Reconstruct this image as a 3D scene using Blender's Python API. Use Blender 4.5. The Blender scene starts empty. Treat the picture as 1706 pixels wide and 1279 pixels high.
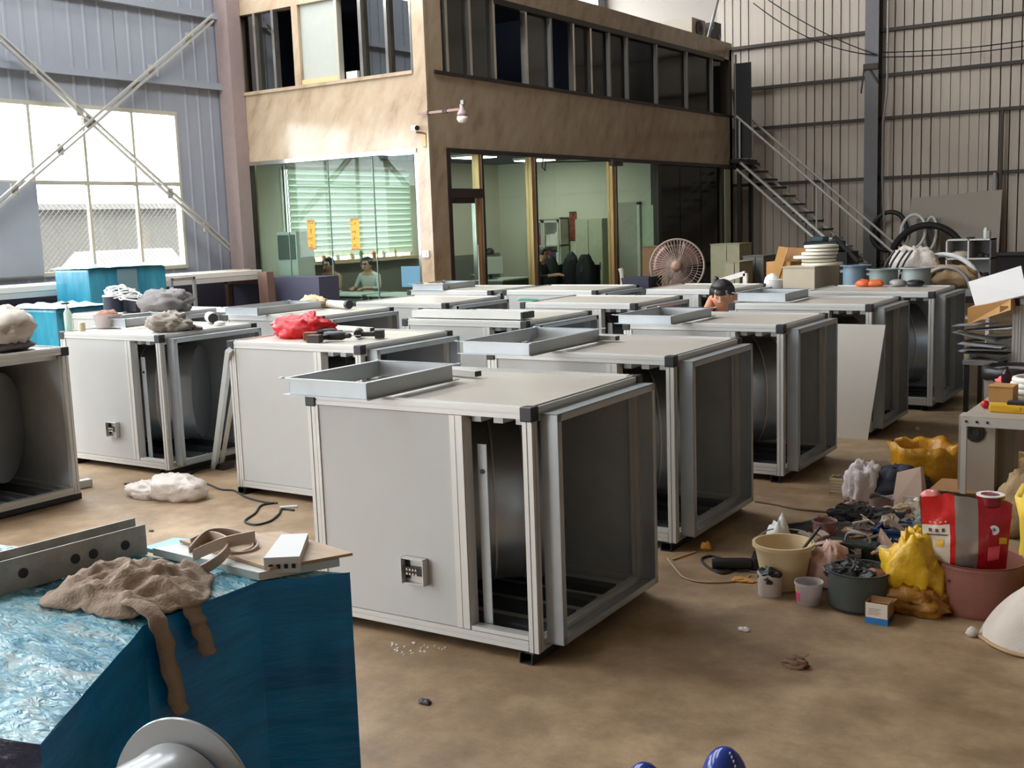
import bpy, bmesh, math, random
from mathutils import Vector, Matrix, noise
random.seed(7)
SC = bpy.context.scene
COL = SC.collection
PI = math.pi

# ------------------------------------------------------------------ camera, world, light, exposure
CAM = Vector((0, 0, 2.0)); FPX = 1865.6
CR = Vector((0.83210778, 0.55352409, -0.0347524))
CU = Vector((-0.04967163, 0.13678645, 0.98935443))
CF = Vector((-0.55238517, 0.82152331, -0.14131552))
cd = bpy.data.cameras.new('camera'); cam = bpy.data.objects.new('camera', cd); COL.objects.link(cam)
cd.sensor_width = 36.0; cd.sensor_fit = 'HORIZONTAL'; cd.lens = FPX / 1706 * 36.0
cd.clip_start = 0.05; cd.clip_end = 300
cam.matrix_world = Matrix(((CR.x, CU.x, -CF.x, CAM.x), (CR.y, CU.y, -CF.y, CAM.y), (CR.z, CU.z, -CF.z, CAM.z), (0, 0, 0, 1)))
SC.camera = cam

W = bpy.data.worlds.new('sky'); SC.world = W; W.use_nodes = True
bg = W.node_tree.nodes['Background']; bg.inputs[0].default_value = (0.93, 0.965, 1.0, 1); bg.inputs[1].default_value = 9.0

SC.view_settings.view_transform = 'Standard'; SC.view_settings.look = 'None'
SC.view_settings.gamma = 1; SC.view_settings.use_curve_mapping = False
SC.view_settings.exposure = 0.55
SC.cycles.use_denoising = True
SC.cycles.max_bounces = 8; SC.cycles.diffuse_bounces = 5; SC.cycles.glossy_bounces = 4
SC.cycles.transparent_max_bounces = 12; SC.cycles.sample_clamp_indirect = 6.0
SC.cycles.caustics_reflective = False; SC.cycles.caustics_refractive = False

def portal(name, loc, n, sx, sy):
    """daylight through an opening: a portal samples the sky there"""
    l = bpy.data.lights.new(name, 'AREA'); l.shape = 'RECTANGLE'; l.size = sx; l.size_y = sy
    l.cycles.is_portal = True
    o = bpy.data.objects.new(name, l); COL.objects.link(o); o.location = loc
    o.rotation_euler = Vector(n).to_track_quat('-Z', 'Y').to_euler()

XL, YB, XR, YF, ZC = -14.2, 26.0, 6.0, -8.0, 9.2          # room: left, back, right, front, ceiling
BX, BY, BE = -10.19, 13.2, 24.5                            # office block: corner x, corner y, end y
# openings of the left wall (y0, y1, z0, z1)
LEFT_OPEN = [(6.5, 12.02, 1.5, 3.9), (0.2, 5.7, 1.5, 3.9), (-6.4, -0.8, 1.5, 3.9), (14.2, 17.6, 1.45, 3.1),
             (-7.0, 26.0 - 0.3, 6.4, 8.3)]
FRONT_OPEN = [(-13.4, -8.6, 0.0, 4.2)]
ADDED_ROOF_OPEN = [(-12.9, -12.1, 0.0, 12.5), (-10.6, -8.2, -1.0, 13.0)]     # unseen roof openings added to brighten the cabinet tops (x0, x1, y0, y1)
for y0, y1, z0, z1 in LEFT_OPEN:
    portal('window_portal', (XL - 0.28, (y0 + y1) / 2, (z0 + z1) / 2), (1, 0, 0), y1 - y0, z1 - z0)
for x0, x1, z0, z1 in FRONT_OPEN:
    portal('gate_portal', ((x0 + x1) / 2, YF - 0.28, (z0 + z1) / 2), (0, 1, 0), x1 - x0, z1 - z0)

for x0, x1, y0, y1 in ADDED_ROOF_OPEN:
    portal('added_roof_portal', ((x0 + x1) / 2, (y0 + y1) / 2, ZC + 0.2), (0, 0, -1), x1 - x0, y1 - y0)

# ------------------------------------------------------------------ helpers
def ray(px, py): return CF + CR * ((px - 853) / FPX) - CU * ((py - 639.5) / FPX)
def az(px, py, z=0.0):
    d = ray(px, py); return CAM + d * ((z - CAM.z) / d.z)
def ay(px, py, y):
    d = ray(px, py); return CAM + d * (y / d.y)
def ax(px, py, x):
    d = ray(px, py); return CAM + d * (x / d.x)

def lin(c):
    return tuple((v / 255 / 12.92) if v / 255 <= 0.04045 else ((v / 255 + 0.055) / 1.055) ** 2.4 for v in c) + (1,)

def mat(name, rgb, rough=0.6, metal=0.0, spec=0.5, var=0.0, vscale=8.0, bump=0.0, bscale=60.0, rgb2=None, stretch=None, transl=0.0, emit=0.0):
    m = bpy.data.materials.new(name); m.use_nodes = True
    nt = m.node_tree; b = nt.nodes['Principled BSDF']
    b.inputs['Base Color'].default_value = lin(rgb); b.inputs['Roughness'].default_value = rough
    b.inputs['Metallic'].default_value = metal; b.inputs['Specular IOR Level'].default_value = spec
    if var or rgb2 or bump:
        tc = nt.nodes.new('ShaderNodeTexCoord'); mp = nt.nodes.new('ShaderNodeMapping')
        nt.links.new(tc.outputs['Object'], mp.inputs[0])
        if stretch: mp.inputs['Scale'].default_value = stretch[:3]
        if stretch and len(stretch) > 3: mp.inputs['Rotation'].default_value = stretch[3]
    if var or rgb2:
        n = nt.nodes.new('ShaderNodeTexNoise'); n.inputs['Scale'].default_value = vscale; n.inputs['Detail'].default_value = 6
        n.inputs['Roughness'].default_value = 0.65
        nt.links.new(mp.outputs[0], n.inputs['Vector'])
        r = nt.nodes.new('ShaderNodeValToRGB'); nt.links.new(n.outputs['Fac'], r.inputs[0])
        a = lin(rgb); bb = lin(rgb2) if rgb2 else tuple(v * (1 - var) for v in a[:3]) + (1,)
        r.color_ramp.elements[0].position = 0.35; r.color_ramp.elements[1].position = 0.68
        r.color_ramp.elements[0].color = bb; r.color_ramp.elements[1].color = a
        nt.links.new(r.outputs[0], b.inputs['Base Color'])
    if bump:
        n2 = nt.nodes.new('ShaderNodeTexNoise'); n2.inputs['Scale'].default_value = bscale; n2.inputs['Detail'].default_value = 5
        nt.links.new(mp.outputs[0], n2.inputs['Vector'])
        bp = nt.nodes.new('ShaderNodeBump'); bp.inputs['Strength'].default_value = bump; bp.inputs['Distance'].default_value = 0.02
        nt.links.new(n2.outputs['Fac'], bp.inputs['Height']); nt.links.new(bp.outputs[0], b.inputs['Normal'])
    if transl:
        t = nt.nodes.new('ShaderNodeBsdfTranslucent'); t.inputs[0].default_value = lin(rgb)
        mx = nt.nodes.new('ShaderNodeMixShader'); mx.inputs[0].default_value = transl
        nt.links.new(b.outputs[0], mx.inputs[1]); nt.links.new(t.outputs[0], mx.inputs[2])
        nt.links.new(mx.outputs[0], nt.nodes['Material Output'].inputs[0])
    if emit:
        b.inputs['Emission Color'].default_value = lin(rgb); b.inputs['Emission Strength'].default_value = emit
    return m

def glass(name, tint, refl=0.08, rough=0.0):
    m = bpy.data.materials.new(name); m.use_nodes = True; nt = m.node_tree; nt.nodes.clear()
    o = nt.nodes.new('ShaderNodeOutputMaterial'); t = nt.nodes.new('ShaderNodeBsdfTransparent'); g = nt.nodes.new('ShaderNodeBsdfGlossy')
    t.inputs[0].default_value = tuple(tint) + (1,); g.inputs['Roughness'].default_value = rough; g.inputs[0].default_value = (0.95, 0.97, 0.96, 1)
    lw = nt.nodes.new('ShaderNodeLayerWeight'); lw.inputs['Blend'].default_value = 0.5
    pw = nt.nodes.new('ShaderNodeMath'); pw.operation = 'POWER'; pw.inputs[1].default_value = 4.0; nt.links.new(lw.outputs['Facing'], pw.inputs[0])
    mul = nt.nodes.new('ShaderNodeMath'); mul.operation = 'MULTIPLY_ADD'; mul.inputs[1].default_value = 0.35; mul.inputs[2].default_value = refl
    nt.links.new(pw.outputs[0], mul.inputs[0])
    mx = nt.nodes.new('ShaderNodeMixShader'); nt.links.new(mul.outputs[0], mx.inputs[0])
    nt.links.new(t.outputs[0], mx.inputs[1]); nt.links.new(g.outputs[0], mx.inputs[2]); nt.links.new(mx.outputs[0], o.inputs[0])
    return m

def spline(pts, n=6):
    out = []; P = [Vector(p) for p in pts]
    for i in range(len(P) - 1):
        a, b, c, d = P[max(i - 1, 0)], P[i], P[i + 1], P[min(i + 2, len(P) - 1)]
        for k in range(n):
            t = k / n; out.append(0.5 * ((2 * b) + (c - a) * t + (2 * a - 5 * b + 4 * c - d) * t * t + (3 * b - a - 3 * c + d) * t ** 3))
    return out + [P[-1]]

MINV = {}
class MB:
    def __init__(s): s.v = []; s.f = []; s.mi = []; s.cur = 0
    def add(s, vs, fs):
        o = len(s.v); s.v += [Vector(v) for v in vs]; s.f += [tuple(i + o for i in f) for f in fs]; s.mi += [s.cur] * len(fs); return s
    def box(s, x0, y0, z0, x1, y1, z1):
        x0, x1 = sorted((x0, x1)); y0, y1 = sorted((y0, y1)); z0, z1 = sorted((z0, z1))
        return s.add([(x0, y0, z0), (x1, y0, z0), (x1, y1, z0), (x0, y1, z0), (x0, y0, z1), (x1, y0, z1), (x1, y1, z1), (x0, y1, z1)],
                     [(0, 3, 2, 1), (4, 5, 6, 7), (0, 1, 5, 4), (1, 2, 6, 5), (2, 3, 7, 6), (3, 0, 4, 7)])
    def hexa(s, p):      # 8 points, bottom ring then top ring
        return s.add(p, [(0, 3, 2, 1), (4, 5, 6, 7), (0, 1, 5, 4), (1, 2, 6, 5), (2, 3, 7, 6), (3, 0, 4, 7)])
    def bar(s, a, b, w, h=None, up=(0, 0, 1)):
        a, b = Vector(a), Vector(b); h = h or w; d = (b - a).normalized(); u = Vector(up)
        if abs(d.dot(u)) > 0.98: u = Vector((1, 0, 0))
        x = d.cross(u).normalized() * (w / 2); y = x.cross(d).normalized() * (h / 2)
        return s.hexa([a - x - y, a + x - y, a + x + y, a - x + y, b - x - y, b + x - y, b + x + y, b - x + y])
    def tube(s, pts, r, n=8, cap=True, closed=False):
        pts = [Vector(p) for p in pts]; m = len(pts); rings = []; vs = []; fs = []
        rr = r if isinstance(r, (list, tuple)) else [r] * m
        prev = None
        for i, p in enumerate(pts):
            if closed: d = (pts[(i + 1) % m] - pts[i - 1])
            else: d = pts[min(i + 1, m - 1)] - pts[max(i - 1, 0)]
            d = d.normalized() if d.length > 1e-9 else Vector((0, 0, 1))
            if prev is None:
                u = Vector((0, 0, 1)) if abs(d.z) < 0.9 else Vector((1, 0, 0)); x = d.cross(u).normalized()
            else:
                x = (prev - d * prev.dot(d)); x = x.normalized() if x.length > 1e-6 else d.orthogonal().normalized()
            prev = x; y = d.cross(x)
            vs += [p + (x * math.cos(2 * PI * k / n) + y * math.sin(2 * PI * k / n)) * rr[i] for k in range(n)]
        for i in range(m if closed else m - 1):
            j = (i + 1) % m
            fs += [(i * n + k, i * n + (k + 1) % n, j * n + (k + 1) % n, j * n + k) for k in range(n)]
        if cap and not closed: fs += [tuple(range(n))[::-1], tuple((m - 1) * n + k for k in range(n))]
        return s.add(vs, fs)
    def lathe(s, prof, c=(0, 0, 0), n=24, axis=(0, 0, 1), cap0=True, cap1=True, fn=None):
        c = Vector(c); q = Vector((0, 0, 1)).rotation_difference(Vector(axis).normalized()); vs = []; fs = []; m = len(prof)
        for i, (r, z) in enumerate(prof):
            for k in range(n):
                a = 2 * PI * k / n; p = Vector((r * math.cos(a), r * math.sin(a), z))
                if fn: p = fn(p, i, a)
                vs.append(c + q @ p)
        for i in range(m - 1):
            fs += [(i * n + k, i * n + (k + 1) % n, (i + 1) * n + (k + 1) % n, (i + 1) * n + k) for k in range(n)]
        if cap0: fs.append(tuple(range(n))[::-1])
        if cap1: fs.append(tuple((m - 1) * n + k for k in range(n)))
        return s.add(vs, fs)
    def disc_ring(s, r0, r1, t, c, axis=(0, 0, 1), n=32):
        return s.lathe([(r0, 0), (r1, 0), (r1, t), (r0, t), (r0, 0)], c, n, axis, False, False)
    def sheet(s, nx, ny, fn):
        vs = [fn(i / nx, j / ny) for j in range(ny + 1) for i in range(nx + 1)]
        return s.add(vs, [(j * (nx + 1) + i, j * (nx + 1) + i + 1, (j + 1) * (nx + 1) + i + 1, (j + 1) * (nx + 1) + i) for j in range(ny) for i in range(nx)])
    def blob(s, c, rx, ry, h, seed=0, amp=0.25, crease=0.2, freq=1.6, n=40, m=24, rot=0, flat=0.0, fold=0.55):
        c = Vector(c); vs = []; fs = []; off = Vector((seed * 7.3, seed * 3.1, seed * 5.7)); cr, sr = math.cos(rot), math.sin(rot)
        for i in range(m + 1):
            t = PI * i / m
            for k in range(n):
                a = 2 * PI * k / n; d = Vector((math.sin(t) * math.cos(a), math.sin(t) * math.sin(a), -math.cos(t)))
                q = Vector((d.x * freq * 1.25, d.y * freq * 1.25, d.z * freq * fold)) + off
                k1 = 0.92 + amp * noise.noise(q) + crease * (0.42 - abs(noise.noise(q * 1.7 + off))) + crease * 0.75 * (0.4 - abs(noise.noise(q * 3.3))) + crease * 0.4 * (0.4 - abs(noise.noise(q * 6.5 + off)))
                p = d * k1
                z = max(0.0, (p.z + 0.62) / 1.62) * h
                if flat: z = min(z, h * (1 - flat * 0.5))
                x, y = p.x * rx, p.y * ry
                vs.append(c + Vector((x * cr - y * sr, x * sr + y * cr, z)))
        for i in range(m):
            fs += [(i * n + k, i * n + (k + 1) % n, (i + 1) * n + (k + 1) % n, (i + 1) * n + k) for k in range(n)]
        return s.add(vs, fs)
    def make(s, name, m, parent=None, smooth=False, bevel=0.0, solid=0.0, kind=None, loc=None):
        me = bpy.data.meshes.new(name)
        vs = s.v
        if parent is not None:
            inv = MINV[parent.name]; vs = [inv @ v for v in vs]; 
        elif loc is not None:
            vs = [v - Vector(loc) for v in vs]
        me.from_pydata([tuple(v) for v in vs], [], s.f)
        ms = m if isinstance(m, (list, tuple)) else [m]
        for q in ms: me.materials.append(q)
        if len(ms) > 1: me.polygons.foreach_set('material_index', s.mi)
        if bevel:
            bm = bmesh.new(); bm.from_mesh(me)
            bmesh.ops.bevel(bm, geom=[e for e in bm.edges], offset=bevel, segments=2, profile=0.6, affect='EDGES', clamp_overlap=True)
            bm.to_mesh(me); bm.free()
        if smooth:
            me.polygons.foreach_set('use_smooth', [True] * len(me.polygons))
            if smooth is not True: me.set_sharp_from_angle(angle=math.radians(smooth))
        o = bpy.data.objects.new(name, me); COL.objects.link(o)
        if solid:
            md = o.modifiers.new('thickness', 'SOLIDIFY'); md.thickness = solid; md.offset = 0
        if parent is not None:
            o.parent = parent; MINV[o.name] = MINV[parent.name]
        elif loc is not None: o.location = loc; MINV[o.name] = Matrix.Translation(loc).inverted()
        else: MINV[o.name] = Matrix.Identity(4)
        if kind: o['kind'] = kind
        return o
    def base(s):
        lo = Vector((min(v.x for v in s.v), min(v.y for v in s.v), min(v.z for v in s.v)))
        hi = Vector((max(v.x for v in s.v), max(v.y for v in s.v), max(v.z for v in s.v)))
        return ((lo.x + hi.x) / 2, (lo.y + hi.y) / 2, lo.z)

def tag(o, label, cat, group=None):
    o['label'] = label; o['category'] = cat
    if group: o['group'] = group
    return o
def thing(name, label, cat, loc=(0, 0, 0), rz=0.0, group=None):
    o = bpy.data.objects.new(name, None); COL.objects.link(o); o.empty_display_size = 0.1
    o.location = loc; o.rotation_euler = (0, 0, rz)
    MINV[o.name] = (Matrix.Translation(loc) @ Matrix.Rotation(rz, 4, 'Z')).inverted()
    return tag(o, label, cat, group)
def local(t):       # world matrix of a thing, to build parts in its own frame
    return MINV[t.name].inverted()
def place(mb, t):   # mb written in the thing's own frame -> world
    M = local(t); mb.v = [M @ v for v in mb.v]; return mb
def solo(name, mb, m, label, cat, group=None, **kw):
    return tag(mb.make(name, m, None, loc=mb.base(), **kw), label, cat, group)
def struct(name, mb, m, **kw):
    return mb.make(name, m, None, kind='structure', **kw)
def sempty(name, loc=(0, 0, 0)):
    o = bpy.data.objects.new(name, None); COL.objects.link(o); o.location = loc; o['kind'] = 'structure'
    MINV[o.name] = Matrix.Translation(loc).inverted(); return o

# ------------------------------------------------------------------ materials
ALU = mat('aluminium profile', (205, 204, 200), 0.38, 0.25, var=0.05, vscale=3)
PANEL = mat('grey coated panel', (188, 188, 186), 0.45, 0.0, var=0.05, vscale=2)
TOPM = mat('cabinet top sheet', (198, 190, 179), 0.3, 0.0, var=0.08, vscale=3)  # the beige has the warm reflection on the tops put into it
GALV = mat('galvanised sheet', (196, 202, 206), 0.4, 0.15, var=0.15, vscale=5)
DUCT = mat('duct sheet', (178, 184, 188), 0.34, 0.45, var=0.1, vscale=6)
BLACK = mat('black plastic', (28, 29, 32), 0.45)
DARKM = mat('dark steel', (52, 50, 50), 0.5, 0.3, var=0.2)
CHROME = mat('polished steel trim', (210, 205, 195), 0.12, 0.9)
BRASS = mat('brassy trim', (178, 136, 92), 0.28, 0.45)
STEELW = mat('painted grey steel', (148, 146, 144), 0.45, 0.1, var=0.1)
WHITEP = mat('white plastic', (225, 224, 220), 0.4, var=0.05)
WHITEB = mat('white board', (226, 221, 213), 0.55, var=0.03)
CARD = mat('cardboard', (190, 142, 82), 0.75, var=0.12, vscale=6)
CARDD = mat('brown cardboard', (150, 108, 66), 0.8, var=0.15, vscale=6)
PAPERB = mat('beige board', (196, 182, 158), 0.7, var=0.08)
RED = mat('red plastic', (196, 32, 34), 0.35, var=0.15)
YEL = mat('yellow plastic bag', (226, 178, 34), 0.35, var=0.2, vscale=9, bump=0.4, bscale=22)
ORANGE = mat('orange plastic', (206, 96, 40), 0.5)
GREENB = mat('dark green plastic', (70, 76, 72), 0.5, var=0.2)
BLUEP = mat('blue plastic', (40, 70, 128), 0.4, var=0.2)
RUST = mat('rusty brown enamel', (146, 92, 78), 0.5, var=0.25, vscale=7)
SKIN = mat('skin', (205, 160, 132), 0.55, var=0.05)
HAIR = mat('black hair', (26, 20, 20), 0.45, bump=0.3, bscale=90)
RUBBER = mat('black rubber', (34, 32, 32), 0.7)
CLEARW = mat('milky plastic', (214, 204, 204), 0.35, transl=0.35)
BAGW = mat('white thin plastic', (226, 216, 206), 0.4, transl=0.3, bump=0.5, bscale=30)
SACK = mat('woven white sack', (202, 190, 178), 0.7, var=0.12, vscale=5, bump=0.25, bscale=160)
BURLAP = mat('burlap', (172, 142, 104), 0.85, var=0.2, bump=0.4, bscale=120)
CLOTH = mat('beige cotton cloth', (164, 142, 122), 0.85, var=0.2, vscale=12, bump=0.35, bscale=130)
# special materials with their own node trees
def floor_mat():
    m = mat('worn concrete', (172, 150, 124), 0.55); nt = m.node_tree; b = nt.nodes['Principled BSDF']; L = nt.links.new
    tc = nt.nodes.new('ShaderNodeTexCoord')
    def ns(scale, detail, pos0, pos1, c0, c1, sc=(1, 1, 1)):
        mp = nt.nodes.new('ShaderNodeMapping'); mp.inputs['Scale'].default_value = sc; L(tc.outputs['Object'], mp.inputs[0])
        n = nt.nodes.new('ShaderNodeTexNoise'); n.inputs['Scale'].default_value = scale; n.inputs['Detail'].default_value = detail; n.inputs['Roughness'].default_value = 0.7
        L(mp.outputs[0], n.inputs['Vector']); r = nt.nodes.new('ShaderNodeValToRGB'); L(n.outputs['Fac'], r.inputs[0])
        r.color_ramp.elements[0].position = pos0; r.color_ramp.elements[1].position = pos1
        r.color_ramp.elements[0].color = c0; r.color_ramp.elements[1].color = c1; return r, n
    r1, n1 = ns(0.7, 8, 0.32, 0.7, lin((122, 95, 64)), lin((184, 158, 126)))
    r2, n2 = ns(3.5, 9, 0.40, 0.60, (0.60, 0.57, 0.54, 1), (1, 1, 1, 1))
    r3, n3 = ns(26, 5, 0.27, 0.36, (0.55, 0.52, 0.5, 1), (1, 1, 1, 1))
    def mul(a, c, f):
        x = nt.nodes.new('ShaderNodeMix'); x.data_type = 'RGBA'; x.blend_type = 'MULTIPLY'; x.inputs[0].default_value = f
        L(a, x.inputs[6]); L(c, x.inputs[7]); return x.outputs[2]
    L(mul(mul(r1.outputs[0], r2.outputs[0], 0.8), r3.outputs[0], 0.6), b.inputs['Base Color'])
    rr = nt.nodes.new('ShaderNodeMapRange'); rr.inputs[3].default_value = 0.42; rr.inputs[4].default_value = 0.75
    L(n2.outputs['Fac'], rr.inputs[0]); L(rr.outputs[0], b.inputs['Roughness'])
    bp = nt.nodes.new('ShaderNodeBump'); bp.inputs['Strength'].default_value = 0.15; bp.inputs['Distance'].default_value = 0.01
    L(n3.outputs['Fac'], bp.inputs['Height']); L(bp.outputs[0], b.inputs['Normal'])
    return m
def marble_mat():
    m = mat('veined marble', (216, 192, 160), 0.16); nt = m.node_tree; b = nt.nodes['Principled BSDF']; L = nt.links.new
    tc = nt.nodes.new('ShaderNodeTexCoord'); mp = nt.nodes.new('ShaderNodeMapping')
    mp.vector_type = 'TEXTURE'; mp.inputs['Rotation'].default_value = Vector((0.42, 0.42, 0.75)).to_track_quat('Z', 'Y').to_euler(); mp.inputs['Scale'].default_value = (0.5, 0.5, 4.5)
    L(tc.outputs['Object'], mp.inputs[0])
    n = nt.nodes.new('ShaderNodeTexNoise'); n.inputs['Scale'].default_value = 2.2; n.inputs['Detail'].default_value = 7; n.inputs['Roughness'].default_value = 0.6
    L(mp.outputs[0], n.inputs['Vector'])
    r = nt.nodes.new('ShaderNodeValToRGB'); L(n.outputs['Fac'], r.inputs[0])
    e = r.color_ramp.elements; e[0].position = 0.33; e[0].color = lin((156, 134, 112)); e[1].position = 0.66; e[1].color = lin((182, 164, 140))
    k = e.new(0.45); k.color = lin((172, 151, 126))
    L(r.outputs[0], b.inputs['Base Color'])
    return m
FLOOR = floor_mat(); MARBLE = marble_mat()
CLADL = mat('blue grey cladding', (144, 148, 157), 0.5, 0.0, var=0.1, vscale=1.2)
CLADB = mat('pale cladding', (206, 192, 176), 0.5, 0.0, var=0.12, vscale=1.0, stretch=(1, 1, 0.2))
WALLX = mat('outer wall', (176, 168, 158), 0.8)
ROOFM = mat('roof sheet', (184, 184, 182), 0.7)
GIRT = mat('dark girt', (66, 58, 52), 0.6, 0.1, var=0.15)
COLM = mat('column paint', (112, 110, 112), 0.5, 0.1, var=0.12)
BRACEM = mat('galvanised angle', (176, 172, 164), 0.4, 0.3, var=0.1)
FRAMEW = mat('window frame', (172, 168, 152), 0.4, 0.1)
GLASSW = glass('clear window glass', (0.97, 0.99, 0.99), 0.05)
GLASSG = glass('greenish shop glass', (0.88, 0.96, 0.92), 0.014)
GLASSD = glass('tinted dark glass', (0.20, 0.22, 0.24), 0.05, 0.12)
GLASSU = glass('grey upper glass', (0.34, 0.38, 0.42), 0.26); GLASSM = glass('grey side glass', (0.3, 0.33, 0.36), 0.12, 0.12)
CREAM = mat('cream plaster', (222, 220, 206), 0.85, var=0.05, vscale=1.5)
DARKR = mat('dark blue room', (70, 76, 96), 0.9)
FRAMED = mat('dark bronze frame', (58, 50, 46), 0.4, 0.3)

# ------------------------------------------------------------------ setting: floor, ceiling, outer walls
struct('floor', MB().box(XL - 0.4, YF - 0.4, -0.2, XR + 0.4, YB + 0.4, 0), FLOOR)
struct('ground_outside', MB().box(-70, -40, -0.5, XL - 0.5, 60, -0.25), mat('pale yard', (150, 146, 140), 0.9))
mb = MB(); xe = XL - 0.4
for x0, x1, y0, y1 in ADDED_ROOF_OPEN + [(XR + 0.4, XR + 0.5, 0, 0)]:
    mb.box(xe, YF - 0.4, ZC, x0, YB + 0.4, ZC + 0.15); xe = x1
for x0, x1, y0, y1 in ADDED_ROOF_OPEN: mb.box(x0, YF - 0.4, ZC, x1, y0, ZC + 0.15); mb.box(x0, y1, ZC, x1, YB + 0.4, ZC + 0.15)
struct('ceiling', mb, ROOFM)

def wall_cells(a0, a1, openings, z1=ZC):
    """solid rectangles (a, a, z, z) of a wall with rectangular openings"""
    zs = sorted({0.0, z1} | {o[2] for o in openings} | {o[3] for o in openings})
    out = []
    for za, zb in zip(zs, zs[1:]):
        cuts = sorted((o[0], o[1]) for o in openings if o[2] <= za + 1e-6 and o[3] >= zb - 1e-6)
        p = a0
        for c0, c1 in cuts:
            if c0 > p: out.append((p, c0, za, zb))
            p = max(p, c1)
        if p < a1: out.append((p, a1, za, zb))
    return out
mb = MB()
for a, b, za, zb in wall_cells(YF - 0.3, YB + 0.3, LEFT_OPEN): mb.box(XL - 0.18, a, za, XL - 0.06, b, zb)
wall_left = struct('wall_left', mb, WALLX)
wall_back = struct('wall_back', MB().box(XL - 0.18, YB + 0.06, 0, XR + 0.2, YB + 0.18, ZC), WALLX)
struct('wall_right', MB().box(XR, YF, 0, XR + 0.12, YB, ZC), mat('far side cladding', (140, 132, 122), 0.7))
mb = MB()
for a, b, za, zb in wall_cells(XL - 0.2, XR + 0.2, FRONT_OPEN): mb.box(a, YF - 0.18, za, b, YF - 0.06, zb)
struct('wall_front', mb, WALLX)

def rib_profile(a0, a1, pitch, dep, w):
    pts = [(a0, 0.0)]; k = math.ceil(a0 / pitch + 1e-6) * pitch
    while k < a1 - w:
        if k > a0 + w: pts += [(k - w, 0), (k - w * 0.5, dep), (k + w * 0.5, dep), (k + w, 0)]
        k += pitch
    return pts + [(a1, 0.0)]
def cladding(parent, side, m, cells, pitch, dep, w, step=1.0):
    for a, b, za, zb in cells:
        n = max(1, round((b - a) / step)); 
        for i in range(n):
            p = rib_profile(a + (b - a) * i / n + 0.002, a + (b - a) * (i + 1) / n - 0.002, pitch, dep, w); mb = MB()
            lap = 0.012 * (i % 2)
            if side == 'left': vs = [(XL + d - 0.03 + lap * 0.3, y, z) for z in (za, zb) for y, d in p]
            else: vs = [(x, YB - d + 0.03 - lap * 0.3, z) for z in (za, zb) for x, d in p]
            q = len(p); fs = [(j, j + 1, q + j + 1, q + j) for j in range(q - 1)]
            if side != 'left': pass
            mb.add(vs, fs).make('cladding_sheet', m, parent)
cladding(wall_left, 'left', CLADL, [(a, b, za, zb) for a, b, za, zb in wall_cells(4.0, YB, LEFT_OPEN) if a < 14.3 or za > 5], 0.25, 0.012, 0.03, 1.0)
cladding(wall_back, 'back', CLADB, [(-11.2, XR, 0, 4.0), (-11.2, XR, 4.0, ZC)], 0.2, -0.03, 0.014, 1.0)

# girts and columns
for z in (0.85, 2.73, 4.04, 4.97, 5.94, 7.2, 8.4):
    MB().box(-11.2, YB - 0.14, z - 0.035, XR, YB - 0.02, z + 0.035).make('girt', GIRT, wall_back)
for z in (4.35, 5.45):
    MB().box(XL - 0.02, 4, z - 0.05, XL + 0.08, BY, z + 0.05).make('girt', CLADL, wall_left)
def column(x, y, ang, m=COLM):
    mb = MB()
    if ang == 0:
        mb.box(x - 0.15, y - 0.3, 0, x + 0.15, y - 0.285, ZC).box(x - 0.15, y - 0.015, 0, x + 0.15, y, ZC).box(x - 0.006, y - 0.285, 0, x + 0.006, y - 0.015, ZC)
    else:
        mb.box(x, y - 0.15, 0, x + 0.015, y + 0.15, ZC).box(x + 0.285, y - 0.15, 0, x + 0.3, y + 0.15, ZC).box(x, y - 0.006, 0, x + 0.3, y + 0.006, ZC)
    return struct('column', mb, m)
cb = column(-7.40, YB - 0.03, 0)
MB().box(-7.56, YB - 0.42, 5.1, -7.24, YB - 0.33, 5.22).make('bracket_plate', GIRT, cb)
MB().bar((-7.55, YB - 0.36, 5.18), (-7.62, YB - 0.36, 4.6), 0.03).bar((-7.5, YB - 0.36, 5.2), (-7.25, YB - 0.36, 4.8), 0.04).make('strut', GIRT, cb)
# conduit pipe down the column and the vertical frame of the far sheet
mb = MB().tube([ay(1480, 0, YB - 0.4), ay(1478, 150, YB - 0.4), ay(1471, 205, YB - 0.4), ay(1470, 300, YB - 0.4), ay(1474, 400, YB - 0.4), ay(1476, 470, YB - 0.4)], 0.022, 6)
tag(mb.make('conduit_pipe', STEELW, None), 'thin grey conduit pipe running down beside the tall steel column', 'pipe')
for dx, m in ((0.0, GIRT), (-0.12, STEELW)):
    x = -4.70 + dx
    (struct('trim_3' if dx else 'trim_2', MB().box(x - 0.04, YB - 0.2, 0.0, x + 0.02, YB - 0.13, 4.02 if not dx else 2.72), m))

# slack wires along the back wall
def sag(a, b, s, n=14):
    a, b = Vector(a), Vector(b)
    return [a.lerp(b, i / n) + Vector((0, 0, -s * 4 * (i / n) * (1 - i / n))) for i in range(n + 1)]
node_ = ay(1462, 92, YB - 0.45)
for i, (q, d, lab) in enumerate([((1280, 0), 0.1, 'upper slack cable from the roof to the column bracket'), ((1255, 5), 0.25, 'lower slack cable from the roof to the column bracket')]):
    tag(MB().tube(sag(ay(*q, YB - 0.5), node_, d), 0.012, 5).make('slack_cable', RUBBER, None), lab, 'cable')
for i, (q, lab) in enumerate([((1706, 68), 'upper of two cables running right of the column'), ((1706, 77), 'lower of two cables running right of the column')]):
    tag(MB().tube(sag(node_ + Vector((0.1, 0, 0.05 - 0.1 * i)), ay(*q, YB - 0.5), 0.05), 0.012, 5).make('slack_cable', RUBBER, None), lab, 'cable')

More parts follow.
